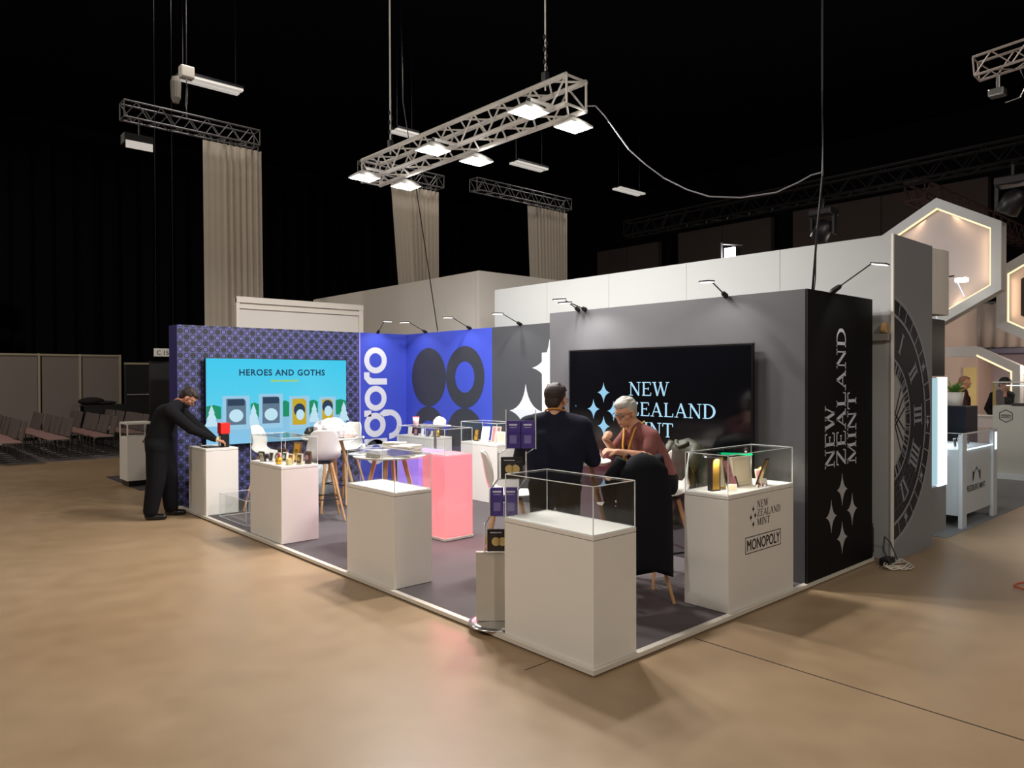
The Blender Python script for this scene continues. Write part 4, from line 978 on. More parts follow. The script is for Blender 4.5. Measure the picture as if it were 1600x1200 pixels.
# grey haired man, leaning forward
J = dict(hip=(0, 0, .85), chest=(.12, 0, 1.12), neck=(.25, 0, 1.31), head=(.34, 0, 1.43), pitch=.28, yaw=.35,
    sh_r=(.2, -.18, 1.24), el_r=(.3, -.26, 1.09), wr_r=(.47, -.1, 1.2), hd_r=(.35, .5, .35), hu_r=(.6, -.5, .3), sh_l=(.2, .19, 1.24), el_l=(.27, .24, 1.09), wr_l=(.48, .1, 1.12), hd_l=(.9, -.2, .1), hu_l=(0, .3, 1),
    hp_r=(.02, -.1, .82), kn_r=(.4, -.14, .78), an_r=(.33, -.14, .38), hp_l=(.02, .1, .82), kn_l=(.4, .14, .78), an_l=(.33, .14, .38), bulk=.9, curl=1.1, short_sleeve=True)
p3 = person('grey haired man in mauve tee shirt and glasses leaning towards the table', (1.88, .92, P0), math.radians(160), J, (SK, MAU, BLKT, SHO, HG))
MB().path([(.2, .075, 1.36), (.3, .085, 1.3), (.34, .07, 1.16), (.36, .04, 1.02)], [.009]*4, 8).build('lanyard', mat('yellow_ribbon', hx(205, 150, 50), .7), p3, True, local=True)
MB().path([(.2, -.075, 1.36), (.3, -.08, 1.3), (.34, -.04, 1.16), (.36, .02, 1.02)], [.009]*4, 8).build('lanyard', mat('yellow_ribbon', hx(205, 150, 50), .7), p3, True, local=True)
# background pair at the right
J = dict(hip=(0, 0, .95), chest=(.0, 0, 1.3), neck=(.0, 0, 1.5), head=(.03, 0, 1.64),
    sh_r=(0, -.2, 1.42), el_r=(.02, -.26, 1.15), wr_r=(.12, -.22, .95), hd_r=(.3, .1, -.8), hu_r=(0, -1, 0), sh_l=(0, .2, 1.42), el_l=(.02, .26, 1.15), wr_l=(.16, .2, .96), hd_l=(.3, -.1, -.8), hu_l=(0, 1, 0),
    hp_r=(0, -.1, .9), kn_r=(.02, -.1, .5), an_r=(0, -.1, .09), hp_l=(0, .1, .9), kn_l=(.02, .1, .5), an_l=(0, .1, .09))
person('man with shaved head and printed shirt standing by the cream door, far right', (13.2, 1.95, .004), math.radians(-70), J, (SK, cloth('dark_printed_cotton', hx(70, 46, 44), .5), BLKT, SHO, mat('stubble_hair', hx(150, 110, 88), .8)), glasses=False, hair_s=.93)
J2 = dict(J); J2.update(head=(.16, 0, 1.6), neck=(.1, 0, 1.47), chest=(.06, 0, 1.28), sh_r=(.09, -.19, 1.4), sh_l=(.09, .19, 1.4), pitch=.4)
person('dark haired person in black leaning by the tall pedestal, far right', (12.98, 1.3, .004), math.radians(-120), J2, (SK, BLK, cloth('grey_cloth', hx(120, 118, 118)), SHO, mat('black_hair', hx(12, 10, 10), .5)), glasses=False, hair_s=1.06)

# ================================================================ coats on chairs
def coat(name, label, loc, rz, m, w, d, z1, z0, puff=0, seed=1):
    t = thing(name, label, 'coat', loc, rz)
    rnd = random.Random(seed); n = 44; rows = 26; vs = []; fs = []
    ph = [rnd.uniform(0, 6) for _ in range(6)]
    for j in range(rows+1):
        s = j/rows; z = z1+(z0-z1)*s
        top = min(1, s*(9 if puff else 7))**.5; spread = (.8+.2*min(1, s*2.4))*(1+(.0 if puff else .05)*s)
        for i in range(n):
            a = 2*PI*i/n
            fold = 1+.09*s*math.sin(5*a+ph[0]+s*1.5)+.06*s*math.sin(9*a+ph[1])+.04*math.sin(3*a+ph[2])
            if puff: fold += puff*abs(math.sin(s*PI*7+.5*math.sin(2*a+ph[3])))
            r = fold*top
            zz = z-(.05*math.sin(a*2+ph[4])+.05*math.sin(a+ph[5]))*s**3
            vs.append((d*spread*r*math.cos(a)-.03*s, w*spread*r*math.sin(a), zz))
    for j in range(rows):
        for i in range(n): fs.append((j*n+i, j*n+(i+1) % n, (j+1)*n+(i+1) % n, (j+1)*n+i))
    fs.append(tuple(range(n))[::-1]); fs.append(tuple(range(rows*n, (rows+1)*n)))
    MB().add(vs, fs).build('body', m, t, True, local=True)
    for sy in (-1, 1):
        mb = MB(); mb.path([(d*.3, sy*w*.7, z1-.05), (d*.75, sy*w*.95, z1-.2), (d*.8, sy*w*1.0, z1-.4), (d*.6, sy*w*.9, z1-.58)], [.045, .06, .055, .045], 12)
        mb.build('sleeve', m, t, True, local=True)
    MB().path([(.06, -.09, z1-.03), (.085, -.05, z1-.06), (.09, 0, z1-.075), (.085, .05, z1-.06), (.06, .09, z1-.03)], .018, 8).build('collar', m, t, True, local=True)
    return t
coat('draped_coat', 'long black coat draped over the back of a bar chair', (1.18, .56, P0), math.radians(70), cloth('black_coat_cloth', hx(14, 15, 22)), .225, .125, 1.165, .3, 0, 2)
coat('puffer_jacket', 'olive green puffer jacket hanging behind the grey haired man', (2.16, .83, P0), math.radians(160), mat('olive_quilted_nylon', hx(50, 51, 36), .55, noise=.25, nscale=8), .24, .12, 1.2, .36, .06, 5)

# ================================================================ tables' contents
def paper_stack(name, label, c, w, d, z, n, rz=0, col=None, group=None):
    t = thing(name, label, 'leaflets', (*c, z), rz, group); rnd = random.Random(int(c[0]*100))
    for k in range(n):
        a = rnd.uniform(-.12, .12); M = Matrix.Translation((rnd.uniform(-.008, .008), rnd.uniform(-.008, .008), 0)) @ Matrix.Rotation(a, 4, 'Z')
        MB().box(-w/2, w/2, -d/2, d/2, k*.011, k*.011+.009, M).build('leaflet', col or M_paper, t, local=True)
    return t
for i, (x, y, n, rz) in enumerate(((.64, 3.42, 7, .2), (.84, 3.3, 10, .5), (1.03, 3.44, 9, .1), (.83, 3.57, 5, .9), (1.02, 3.72, 10, .3))):
    paper_stack('leaflet_stack', ['stack of white leaflets at the near left rim of the leaflet table', 'tallest stack of white leaflets at the near rim of the leaflet table', 'stack of white leaflets at the right rim of the leaflet table', 'low stack of white leaflets in the middle of the leaflet table', 'stack of white leaflets at the far side of the leaflet table'][i], (x, y), .15, .21, .9805, n, rz, mat('off_white_leaflet', hx(216, 210, 200), .7), 'leaflet stacks on the round table')
t = thing('plastic_dome', 'clear plastic dome standing on the leaflet table', 'cover', (.68, 3.74, .98))
MB().lathe([(.15, .981), (.15, 1.0), (.145, 1.06), (.12, 1.11), (.07, 1.14), (.001, 1.15)], (.68, 3.78, 0), 28).build('dome', thinglass('clear_plastic', (.9, .92, .94, 1)), t, True)
MB().lathe([(.15, .981), (.156, .981), (.156, .988), (.15, .988)], (.68, 3.78, 0), 28).build('rim', M_edge, t)
MB().sphere((.68, 3.78, 1.155), .014, 10).build('knob', M_edge, t, True)
t = thing('coin_stand', 'small white display bust under the plastic dome', 'stand', (.68, 3.78, .982)); MB().lathe([(.045, .982), (.05, .99), (.02, 1.01), (.03, 1.05), (.012, 1.085), (.001, 1.09)], (.68, 3.78, 0), 18).build('bust', M_white, t, True); MB().lathe([(.055, .9815), (.055, .984)], (.68, 3.78, 0), 18).build('base', M_paper, t)
def crumple(name, label, c, r, m, cat='bag', seed=1, flat=.5):
    rnd = random.Random(seed); bm = bmesh.new(); bmesh.ops.create_icosphere(bm, subdivisions=3, radius=1)
    off = [V((rnd.uniform(-1, 1), rnd.uniform(-1, 1), rnd.uniform(-1, 1))) for _ in range(14)]
    for v in bm.verts:
        d = sum(abs(v.co.dot(o)) % .35 for o in off)/14; k = .75+d*1.8
        v.co = V((v.co.x*r[0]*k, v.co.y*r[1]*k, max(-.0, v.co.z+.55)*r[2]*k*flat*1.4))
    z0 = min(v.co.z for v in bm.verts); bm.verts.index_update()
    mb = MB().add([V((v.co.x+c[0], v.co.y+c[1], v.co.z-z0+c[2])) for v in bm.verts], [tuple(v.index for v in f.verts) for f in bm.faces]); bm.free()
    o = mb.build(name, m, None); tag(o, label, cat); return o
M_wrap = mat('crumpled_plastic_wrap', hx(205, 205, 210), .25, noise=.25, nscale=30)
crumple('plastic_wrap', 'big heap of crumpled white plastic on the table before the blue slide', (1.4, 5.85, .9855), (.2, .22, .13), M_wrap, 'packaging', 3, .9)
crumple('plastic_wrap', 'small crumpled plastic bag at the right of the heap', (1.58, 5.7, .9855), (.1, .1, .07), mat('pinkish_wrap', hx(214, 196, 190), .3, noise=.2, nscale=30), 'packaging', 8, .9)
crumple('dark_pouch', 'black pouch at the left end of the plastic heap', (1.22, 6.05, .9855), (.08, .06, .07), M_blackp, 'pouch', 5, .9)
tag(MB().bbox(1.6, 1.72, 5.84, 5.96, .9855, 1.03, .008).build('cardboard_box', mat('dark_cardboard', hx(92, 66, 54), .8)), 'small brown box at the right rim of the plastic covered table', 'box')
crumple('silver_bag', 'crumpled silver bag on the carpet at the foot of the patterned wall', (1.95, 7.15, P0), (.2, .17, .22), mat('silver_foil_bag', hx(190, 200, 205), .3, noise=.4, nscale=40), 'bag', 9, .9)
# table of the seated men
tag(MB().box(-.1, .1, -.14, .14, 0, .012, Matrix.Translation((1.33, 1.35, 1.051)) @ Matrix.Rotation(.5, 4, 'Z')).build('open_brochure', M_paper), 'white brochure lying on the table between the two men', 'brochure')
t = thing('sample_bottle', 'row of small white bottles on the far side of the men\'s table', 'bottle', (1.55, 1.55, 1.051))
for k in range(3):
    x = 1.5+k*.045; y = 1.6-k*.04
    if k == 0: bt = t
    else: bt = thing('sample_bottle', '', 'bottle', (x, y, 1.051))
    bt.location = (x, y, 1.051); bt['label'] = ['left one of three small white bottles on the men\'s table', 'middle one of three small white bottles on the men\'s table', 'right one of three small white bottles on the men\'s table'][k]; bt['group'] = "small bottles on the men's table"
    MB().lathe([(.013, 0), (.013, .045), (.007, .052)], (0, 0, 0), 12).build('flask', M_paper, bt, True, local=True); MB().lathe([(.008, .052), (.008, .066)], (0, 0, 0), 10).build('cap', mat('pink_cap', hx(205, 70, 100), .5), bt, local=True)
t = thing('drinking_glass', 'clear glass of water under the grey haired man\'s hand', 'glass', (1.42, 1.22, 1.051)); MB().lathe([(.024, 0), (.03, .002), (.036, .11), (.034, .11), (.028, .006), (.001, .005)], (0, 0, 0), 20).build('tumbler', MATS['clear_plastic'], t, True, local=True); MB().lathe([(.001, .0055), (.026, .006), (.03, .07), (.001, .07)], (0, 0, 0), 20).build('water', mat('pale_water', hx(200, 205, 208), .1), t, True, local=True)
# pedestal table by the blue wall
t = thing('pedestal_table', 'small white round table on one steel pole against the blue wall', 'table', (2.8, 5.45, P0))
MB().lathe([(.001, 1.085), (.21, 1.085), (.22, 1.09), (.22, 1.1), (.001, 1.1)], (2.8, 5.45, 0), 30).build('tabletop', M_white, t); MB().tube((2.8, 5.45, .06), (2.8, 5.45, 1.085), .022, n=12).build('pole', M_silver, t); MB().lathe([(.18, P0), (.18, .05), (.03, .065)], (2.8, 5.45, 0), 24).build('foot', M_silver, t)
crumple('paper_heap', 'crumpled white paper heap on the small pedestal table', (2.84, 5.4, 1.1005), (.09, .08, .06), M_paper, 'paper', 12, .9)
t = thing('paper_cup', 'pink and white paper cup on the acrylic cover before the blue wall', 'cup', (1.5, 4.02, 1.2255)); MB().lathe([(.026, 0), (.028, .002), (.037, .1), (.036, .1), (.026, .006), (.001, .006)], (0, 0, 0), 20).build('cup', mat('blush_paper', hx(236, 205, 205), .6), t, True, local=True); MB().lathe([(.037, .098), (.039, .1), (.039, .104), (.036, .104)], (0, 0, 0), 20).build('rim', mat('pink_cap', hx(205, 70, 100)), t, local=True)

# ================================================================ showcase contents
def frame(name, label, loc, w, h, d, rz, tilt, mf, mi, cat='framed coin', group=None, coin=None):
    t = thing(name, label, cat, loc, rz, group)
    M = Matrix.Rotation(tilt, 4, 'Y'); b = .14*w
    MB().bbox(-d, 0, -w/2, w/2, 0.0, h, .002, M).build('case', mf, t, local=True)
    MB().box(-d-.001, -d, -w/2+b, w/2-b, b, h-b, M).build('face', mi, t, local=True)
    if coin:
        MB().lathe([(.001, 0), (w*.27, 0), (w*.27, .004), (.001, .004)], (0, 0, 0), 20, M @ Matrix.Translation((-d-.001, 0, h*.5)) @ Matrix.Rotation(-PI/2, 4, 'Y')).build('coin', coin, t, local=True)
    return t
M_cream_card = mat('cream_card', hx(226, 214, 190), .6); M_brown_card = mat('brown_printed_card', hx(96, 66, 44), .5, noise=.5, nscale=40); M_dkcard = mat('dark_card', hx(40, 36, 38), .4); M_yel = mat('amber_gold', hx(228, 178, 50), .25, .5, noise=.3, nscale=40)
M_pic = mat('colourful_print', hx(180, 120, 130), .5, noise=.6, nscale=50)
G3 = 'framed coins in the third plinth case'; z = .8455
its = [((.15, 5.02), .07, .085, -PI*.08, M_dkcard, M_cream_card, M_silver, 'dark framed coin at the far left of the coin case'),
 ((.2, 4.93), .06, .075, .2, M_white, M_dkcard, M_silver, 'white framed dark medal, second from left in the coin case'),
 ((.25, 4.87), .06, .075, .2, M_white, M_dkcard, M_silver, 'white framed dark medal, third from left in the coin case'),
 ((.3, 4.8), .06, .078, .15, M_white, M_dkcard, M_silver, 'white framed dark medal, fourth from left in the coin case'),
 ((.38, 4.7), .1, .16, .2, M_brown_card, M_yel, M_gold, 'tall brown and gold box at the back of the coin case'),
 ((.26, 4.56), .065, .08, .1, M_cream_card, M_silver, M_gold, 'pale framed coin in front of the tall gold box'),
 ((.31, 4.46), .07, .085, .1, M_cream_card, M_brown_card, M_silver, 'pale square frame with grey coin at the right of the coin case'),
 ((.41, 4.46), .07, .1, .0, M_brown_card, M_dkcard, M_pic, 'brown printed box at the right end of the coin case'),
 ((.38, 5.05), .12, .09, .1, M_brown_card, M_dkcard, None, 'dark box at the back left of the coin case')]
for (x, y), w, h, ti, a, b, co, lab in its: frame('framed_coin', lab, (x, y, z), w*1.35, h*1.35, .02, math.radians(10), ti*.9, a, b, 'framed coin', G3, co)
t = thing('gold_figure', 'glowing amber gold figure with pink top in the middle of the coin case', 'figurine', (.15, 4.63, z)); MB().lathe([(.03, 0), (.036, .01), (.034, .07), (.02, .075)], (0, 0, 0), 18).build('gold_body', M_yel, t, True, local=True); MB().lathe([(.02, .0755), (.012, .09), (.016, .1), (.008, .115), (.001, .12)], (0, 0, 0), 14).build('pink_top', mat('pink_cap', hx(205, 70, 100)), t, True, local=True)
t = thing('crystal_block', 'small clear block lit yellow right of the gold figure', 'block', (.19, 4.48, z)); MB().bbox(-.02, .02, -.03, .03, 0, .07, .004).build('block', mat('honey_block', hx(235, 215, 150), .2), t, local=True); MB().bbox(-.024, .024, -.034, .034, -.0, .006, .001).build('foot', M_silver, t, local=True)
point('case_lamp', (.2, 4.65, 1.09), .9, (1, .85, .6), .02)
# lettered case
z = .9005; GM = 'things in the lettered right edge case'
frame('display_book', 'dark and gold book standing at the left of the lettered case', (1.66, .27, z), 0.084, 0.253, .05, math.radians(70), 0, M_dkcard, M_gold, 'book', GM)
frame('display_book', 'gold faced panel beside the dark book in the lettered case', (1.78, .27, z), 0.096, 0.241, .012, math.radians(80), .12, M_yel, M_cream_card, 'panel', GM)
frame('slanted_board', 'patterned board leaning at the middle of the lettered case', (1.9, .24, z), 0.120, 0.230, .014, math.radians(80), .35, M_dkcard, M_pic, 'board', GM)
frame('round_topped_display', 'big cream glowing display panel in the lettered case', (2.05, .26, z), 0.240, 0.230, .03, math.radians(85), .1, M_cream_card, mat('cream_glow_card', hx(240, 226, 196), .5), 'display', GM)
frame('slanted_board', 'narrow dark board leaning against the cream display', (2.2, .2, z), 0.072, 0.230, .012, math.radians(95), -.35, M_dkcard, M_gold, 'board', GM)
frame('price_card', 'small white card in front of the cream display', (2.17, .12, z), 0.084, 0.057, .003, math.radians(80), .3, M_paper, M_cream_card, 'card', GM)
frame('price_card', 'folded white card at the left front of the lettered case', (1.72, .13, z), 0.072, 0.057, .003, math.radians(40), .3, M_paper, M_cream_card, 'card', GM)
frame('picture_card', 'upright pale picture card right of the middle in the lettered case', (2.28, .22, z), 0.084, 0.115, .004, math.radians(80), .2, M_cream_card, M_pic, 'card', GM)
t = thing('token_pile', 'little pink and silver playing pieces in the lettered case', 'tokens', (2.1, .1, z))
for k in range(5): MB().lathe([(.012, 0), (.012, .008), (.005, .014), (.006, .022), (.001, .026)], (k*.03-.07, .012*(k % 2), 0), 10).build('token', MATS['pink_cap'] if k % 2 else M_silver, t, True, local=True)
t = thing('gold_nugget', 'yellow gold nugget on a dark stand at the right of the lettered case', 'figurine', (2.36, .25, z)); MB().sphere((0, 0, .1), (.035, .03, .025), 8).build('nugget', M_yel, t, local=True); MB().lathe([(.04, 0), (.04, .01), (.015, .02), (.015, .075)], (0, 0, 0), 12).build('foot', M_dkcard, t, local=True)
t = thing('green_light_strip', 'green glowing tube along the back of the lettered case', 'lamp', (2.1, .37, 1.13)); MB().tube((1.98, .385, 1.15), (2.44, .385, 1.11), .009).build('tube', emat('green_neon', (.0, .75, .25, 1), 1.6), t); MB().box(1.94, 1.95, .38, .39, 1.12, 1.15).build('clip', M_steel, t)
for i, x in enumerate((1.62, 2.2)):
    t = thing('case_spotlight', ['tiny spotlight under the left of the lettered case lid', 'tiny spotlight under the right of the lettered case lid'][i], 'lamp', (x, .3, 1.17)); MB().tube((x, .3, 1.16), (x, .3, 1.188), .014).build('housing', M_silver, t); MB().sphere((x, .3, 1.157), (.01, .01, .005), 8).build('bulb', M_ledc, t)
    spot('case_spot_light', (x, .2, 1.15), (x+.2, .24, .9), 6, 110, (1, .88, .66), .01)
# back cases
z = .8505; GA = 'small frames on the left wall plinth'
for i, (x, y, w, h, a, b, lab) in enumerate(((3.42, 7.0, .09, .13, M_cream_card, M_paper, 'cream box left on the plinth at the blue wall'), (3.42, 6.82, .1, .11, M_dkcard, M_pic, 'black and white picture, second on the plinth at the blue wall'), (3.4, 6.62, .05, .12, M_paper, M_paper, 'slim white card, third on the plinth at the blue wall'), (3.42, 6.5, .07, .1, M_dkcard, M_silver, 'dark framed coin, fourth on the plinth at the blue wall'), (3.42, 6.38, .06, .1, M_silver, M_cream_card, 'silver framed coin at the right of the blue wall plinth'))):
    frame('small_frame', lab, (x, y, z), w, h, .02, 0, .12, a, b, 'frame', GA)
t = thing('gold_figure', 'small gold ornament at the right end of the blue wall plinth', 'figurine', (3.45, 6.27, z)); MB().lathe([(.03, 0), (.02, .03), (.035, .07), (.02, .1), (.001, .12)], (0, 0, 0), 14).build('ornament', M_gold, t, True, local=True); MB().lathe([(.034, -.0), (.034, .005)], (0, 0, 0), 14).build('foot', M_dkcard, t, local=True)
GB = 'display boards in the wall plinth case'
frame('display_board', 'glowing white round board in the case at the charcoal wall', (3.45, 5.15, z), .17, .22, .015, 0, .2, M_paper, mat('bright_card', hx(245, 240, 225), .5), 'board', GB)
frame('display_board', 'colourful slim board, left of a pair at the charcoal wall', (3.46, 4.98, z), .08, .23, .01, .1, .2, M_cream_card, M_pic, 'board', GB)
frame('display_board', 'colourful slim board, right of a pair at the charcoal wall', (3.47, 4.89, z), .08, .23, .01, .15, .2, M_cream_card, M_pic, 'board', GB)
frame('display_board', 'square white framed picture at the right of the charcoal wall case', (3.42, 4.75, z), .18, .17, .02, 0, .1, M_paper, M_cream_card, 'frame', GB)
frame('framed_coin', 'gold framed coin at the left of the charcoal wall case', (3.45, 5.34, z), .09, .17, .015, 0, .15, M_brown_card, M_yel, 'framed coin', GB, M_gold)
spot('case_spot_light', (3.3, 5.05, 1.12), (3.46, 5.1, .88), 2.0, 100, (1, .92, .75), .01)
# things on the plinth of the bending man
z = .8795
t = thing('red_box', 'bright red cube box held up beside the bending man\'s hand', 'box', (.3, 6.72, z)); MB().bbox(.25, .37, 6.6, 6.72, z+.175, z+.315, .003).build('cube', mat('bright_red_card', hx(226, 40, 34), .4), t); MB().bbox(.26, .36, 6.6, 6.71, z, z+.172, .003).build('black_stand', M_blackp, t); MB().box(.255, .26, 6.63, 6.7, z+.02, z+.15).build('white_side', M_paper, t)
for i, y in enumerate((7.07, 7.03, 6.99, 6.95)):
    frame('price_card', ['tiny white card, first of four at the far end of the bending man\'s plinth', 'tiny white card, second of four beside the bending man', 'tiny white card, third of four beside the bending man', 'tiny white card, last of four beside the bending man'][i], (.12, y, z), .03, .035, .004, .3, .1, M_paper, M_silver, 'card', 'tiny cards on the first plinth')
t = thing('coin_tray', 'low gold coin tray under the bending man\'s hands', 'tray', (.16, 6.74, z)); MB().bbox(.08, .24, 6.66, 6.86, z, z+.012, .003).build('tray', M_dkcard, t)
for k in range(4): MB().lathe([(.001, 0), (.024, 0), (.024, .005), (.001, .005)], (.12+.07*(k % 2), 6.71+.08*(k//2), z+.0125), 16).build('coin', M_gold, t)

# ================================================================ brochure stand
t = thing('brochure_stand', 'clear acrylic brochure stand with four stepped pockets behind the corner plinth', 'stand', (.2, 1.0, P0))
la = V((.745, -.667, 0)); fw = V((-.667, -.745, 0))
tiers = [((.39, 1.05), 1.25, .285), ((.29, 1.035), 1.04, .2), ((.19, 1.01), .79, .2), ((.12, .985), .555, .2)]
M_pur = mat('purple_brochure_print', hx(72, 54, 140), .45, noise=.3, nscale=25); M_blkb = mat('black_brochure_print', hx(24, 20, 22), .45)
for i, ((x, y), z0, hh) in enumerate(tiers):
    c = V((x, y, 0)); w = .2 if i else .215
    def fr_(a, b, off): return c+la*a+V((0, 0, b))+fw*off
    def slab(a0, a1, b0, b1, o0, o1, m, nm, par=t):
        vs = [fr_(a, b, o) for a in (a0, a1) for b in (b0, b1) for o in (o0, o1)]
        return MB().add(vs, [(0, 1, 3, 2), (4, 6, 7, 5), (0, 4, 5, 1), (2, 3, 7, 6), (0, 2, 6, 4), (1, 5, 7, 3)]).build(nm, m, par)
    slab(-w/2, w/2, z0, z0+hh, 0, .004, M_glass, 'pocket_back'); slab(-w/2, w/2, z0, z0+.13, .04, .044, M_glass, 'pocket_front'); slab(-w/2, w/2, z0, z0+.004, 0, .044, M_glass, 'pocket_floor')
    for sgn in (-1, 1): slab(sgn*w/2-.003, sgn*w/2+.003, z0, z0+hh, -.003, .044, M_edge, 'pocket_edge')
    if i in (0, 2):
        for k, a0 in enumerate((-w/2+.006, .004)):
            br = slab(a0, a0+w/2-.01, z0+.006, z0+.205, .012, .03, M_pur, 'brochure')
            slab(a0+.015, a0+.075, z0+.17, z0+.182, .03, .0308, M_print_white, 'title', br); slab(a0+.02, a0+.07, z0+.155, z0+.158, .03, .0308, M_print_white, 'subtitle', br)
            slab(a0+.02, a0+.07, z0+.04, z0+.1, .03, .0308, mat('lilac_print', hx(130, 118, 180), .5), 'picture', br)
    else:
        br = slab(-w/2+.02, w/2-.02, z0+.006, z0+.16, .012, .03, M_blkb, 'brochure')
        for k in (-.02, .025):
            n = 20; P = [(k+.03*math.cos(2*PI*q/n), z0+.075+.03*math.sin(2*PI*q/n)) for q in range(n)]
            MB().prism(P, lambda a, b: fr_(a, b, .0302), fw*.001).build('coin_picture', mat('gold_coin_print', hx(206, 176, 112), .4), br)
        slab(-.06, .02, z0+.135, z0+.14, .03, .0308, M_print_white, 'title', br)
for sgn in (-1, 1):
    pts = []
    for (x, y), z0, hh in tiers: pts += [V((x, y, z0+hh*.9))+la*sgn*.1-fw*.01, V((x, y, z0))+la*sgn*.1-fw*.01]
    MB().path(pts, .006, 8).build('side_rail', mat('grey_rail', hx(150, 148, 150), .3, .5), t)
c = V((.12, 1.0, 0))
vs = [c+la*a+fw*o+V((0, 0, b)) for a in (-.15, .15) for b in (P0+.03, .55) for o in (-.02, .02)]
MB().add(vs, [(0, 1, 3, 2), (4, 6, 7, 5), (0, 4, 5, 1), (2, 3, 7, 6), (0, 2, 6, 4), (1, 5, 7, 3)]).build('base_panel', mat('pale_grey_panel', hx(186, 178, 166), .4), t)
MB().lathe([(.19, 0), (.19, .008), (.15, .022), (.03, .03)], (.12, 1.03, P0), 32).build('foot_disc', M_silver, t, True)

# ================================================================ right side: neighbouring stands
# light box showcase with mint lettering
t = thing('glass_top_counter', 'white lit counter with black lettering and arrow logo, right of the clock wall', 'counter', (6.95, .3, 0))
M_cw = mat('cool_white_laminate', hx(206, 214, 220), .4)
MB().bbox(6.3, 7.6, -.05, .62, .14, .9, .004).build('body', M_cw, t)
for x0 in (6.27, 7.45): MB().bbox(x0, x0+.16, -.075, -.03, .0, 1.09, .004).build('leg_panel', M_cw, t)
for x0 in (6.27, 7.45): MB().bbox(x0, x0+.16, .58, .64, .0, 1.09, .004).build('leg_panel', M_cw, t)
MB().box(6.27, 7.61, -.075, .64, 1.09, 1.105).build('glass_top', M_glass, t)
MB().box(6.43, 7.45, -.06, -.055, .915, 1.085).build('front_pane', M_glass, t); MB().box(6.28, 6.285, .0, .58, .915, 1.085).build('side_pane', M_glass, t)
MB().box(6.3, 7.6, -.04, .6, .9, .908).build('inner_floor', M_cw, t)
E_cl = emat('cool_led', (.75, .92, 1, 1), 2.2)
MB().box(6.43, 7.45, -.066, -.056, .9, .912).build('led_strip', E_cl, t); MB().box(7.5, 7.58, -.079, -.0755, .84, 1.06).build('led_window', E_cl, t); MB().box(6.268, 6.27, .1, .14, .84, 1.05).build('led_window', E_cl, t)
MB().box(6.27, 6.29, -.07, .62, 1.1, 1.108).build('rim', M_edge, t); MB().box(6.27, 7.61, -.08, -.072, 1.09, 1.108).build('rim', M_edge, t)
ff = lambda a, b: V((a, -.0505, b)); tf = V((0, -.001, 0)); M_tl = mat('teal_black_ink', hx(24, 44, 50), .5)
mb = MB(); mb.prism([(6.72, .5), (6.72, .64), (6.78, .61), (6.87, .68), (6.96, .61), (7.02, .64), (7.02, .5), (6.98, .53), (6.95, .6), (6.87, .655), (6.79, .6), (6.76, .53)], ff, tf); mb.build('arrow_logo', M_tl, t)
text_mb('PRESSBURG MINT', .1, lambda a, b: V((6.48+a, -.0515, .40+b)), V((0, 0, 0)), bold=.002, sx=.92).build('lettering', M_tl, t)
for k in range(4): frame('display_card', ['first dim card inside the glass top counter', 'second dim card inside the glass top counter', 'third dim card inside the glass top counter', 'fourth dim card inside the glass top counter'][k], (6.75+k*.16, .15, .9085), .08, .1, .01, math.radians(90), .1, M_silver, M_dkcard, 'card', 'cards in the glass top counter')
area('counter_light', (6.9, .25, 1.08), (6.9, .25, .9), 3, 1.0, (.8, .93, 1), sy=.3)
# black pedestal with plant
t = thing('black_pedestal', 'tall dark blue-black pedestal carrying the plant pot', 'pedestal', (8.15, .75, 0)); MB().bbox(7.85, 8.35, .35, .85, .05, 1.36, .006).build('body', mat('blue_black_laminate', hx(28, 36, 52), .5), t); MB().box(7.88, 8.32, .38, .82, .005, .05).build('foot', M_blackp, t)
t = thing('potted_plant', 'green leafy plant in a white pot on the dark pedestal', 'plant', (8.02, .53, 1.3605))
MB().lathe([(.08, 0), (.085, .01), (.11, .19), (.1, .19), (.09, .16), (.001, .16)], (0, 0, 0), 24).build('pot', M_white, t, True, local=True)
MB().lathe([(.001, .155), (.095, .162), (.001, .17)], (0, 0, 0), 16).build('soil', mat('dark_soil', hx(50, 38, 28), .9), t, local=True)
rnd = random.Random(7)
for k in range(34):
    a = rnd.uniform(0, 2*PI); e = rnd.uniform(.35, 1.3); L_ = rnd.uniform(.1, .24); w = rnd.uniform(.02, .032)
    d = V((math.cos(a)*math.cos(e), math.sin(a)*math.cos(e), math.sin(e))); s = V((-math.sin(a), math.cos(a), 0)); b = V((d.x*.03, d.y*.03, .165)); mid = b+d*L_*.55; tip = b+d*L_+V((0, 0, -.03*math.cos(e)))
    u = s.cross(d)*.006
    MB().add([b, mid+s*w, tip, mid-s*w, mid+u*2], [(0, 1, 4), (1, 2, 4), (2, 3, 4), (3, 0, 4)]).build('leaf', mat('green_leaf', hx(84, 130, 50), .5, noise=.3, nscale=20) if k % 3 else mat('yellow_green_leaf', hx(160, 170, 70), .5), t, local=True)
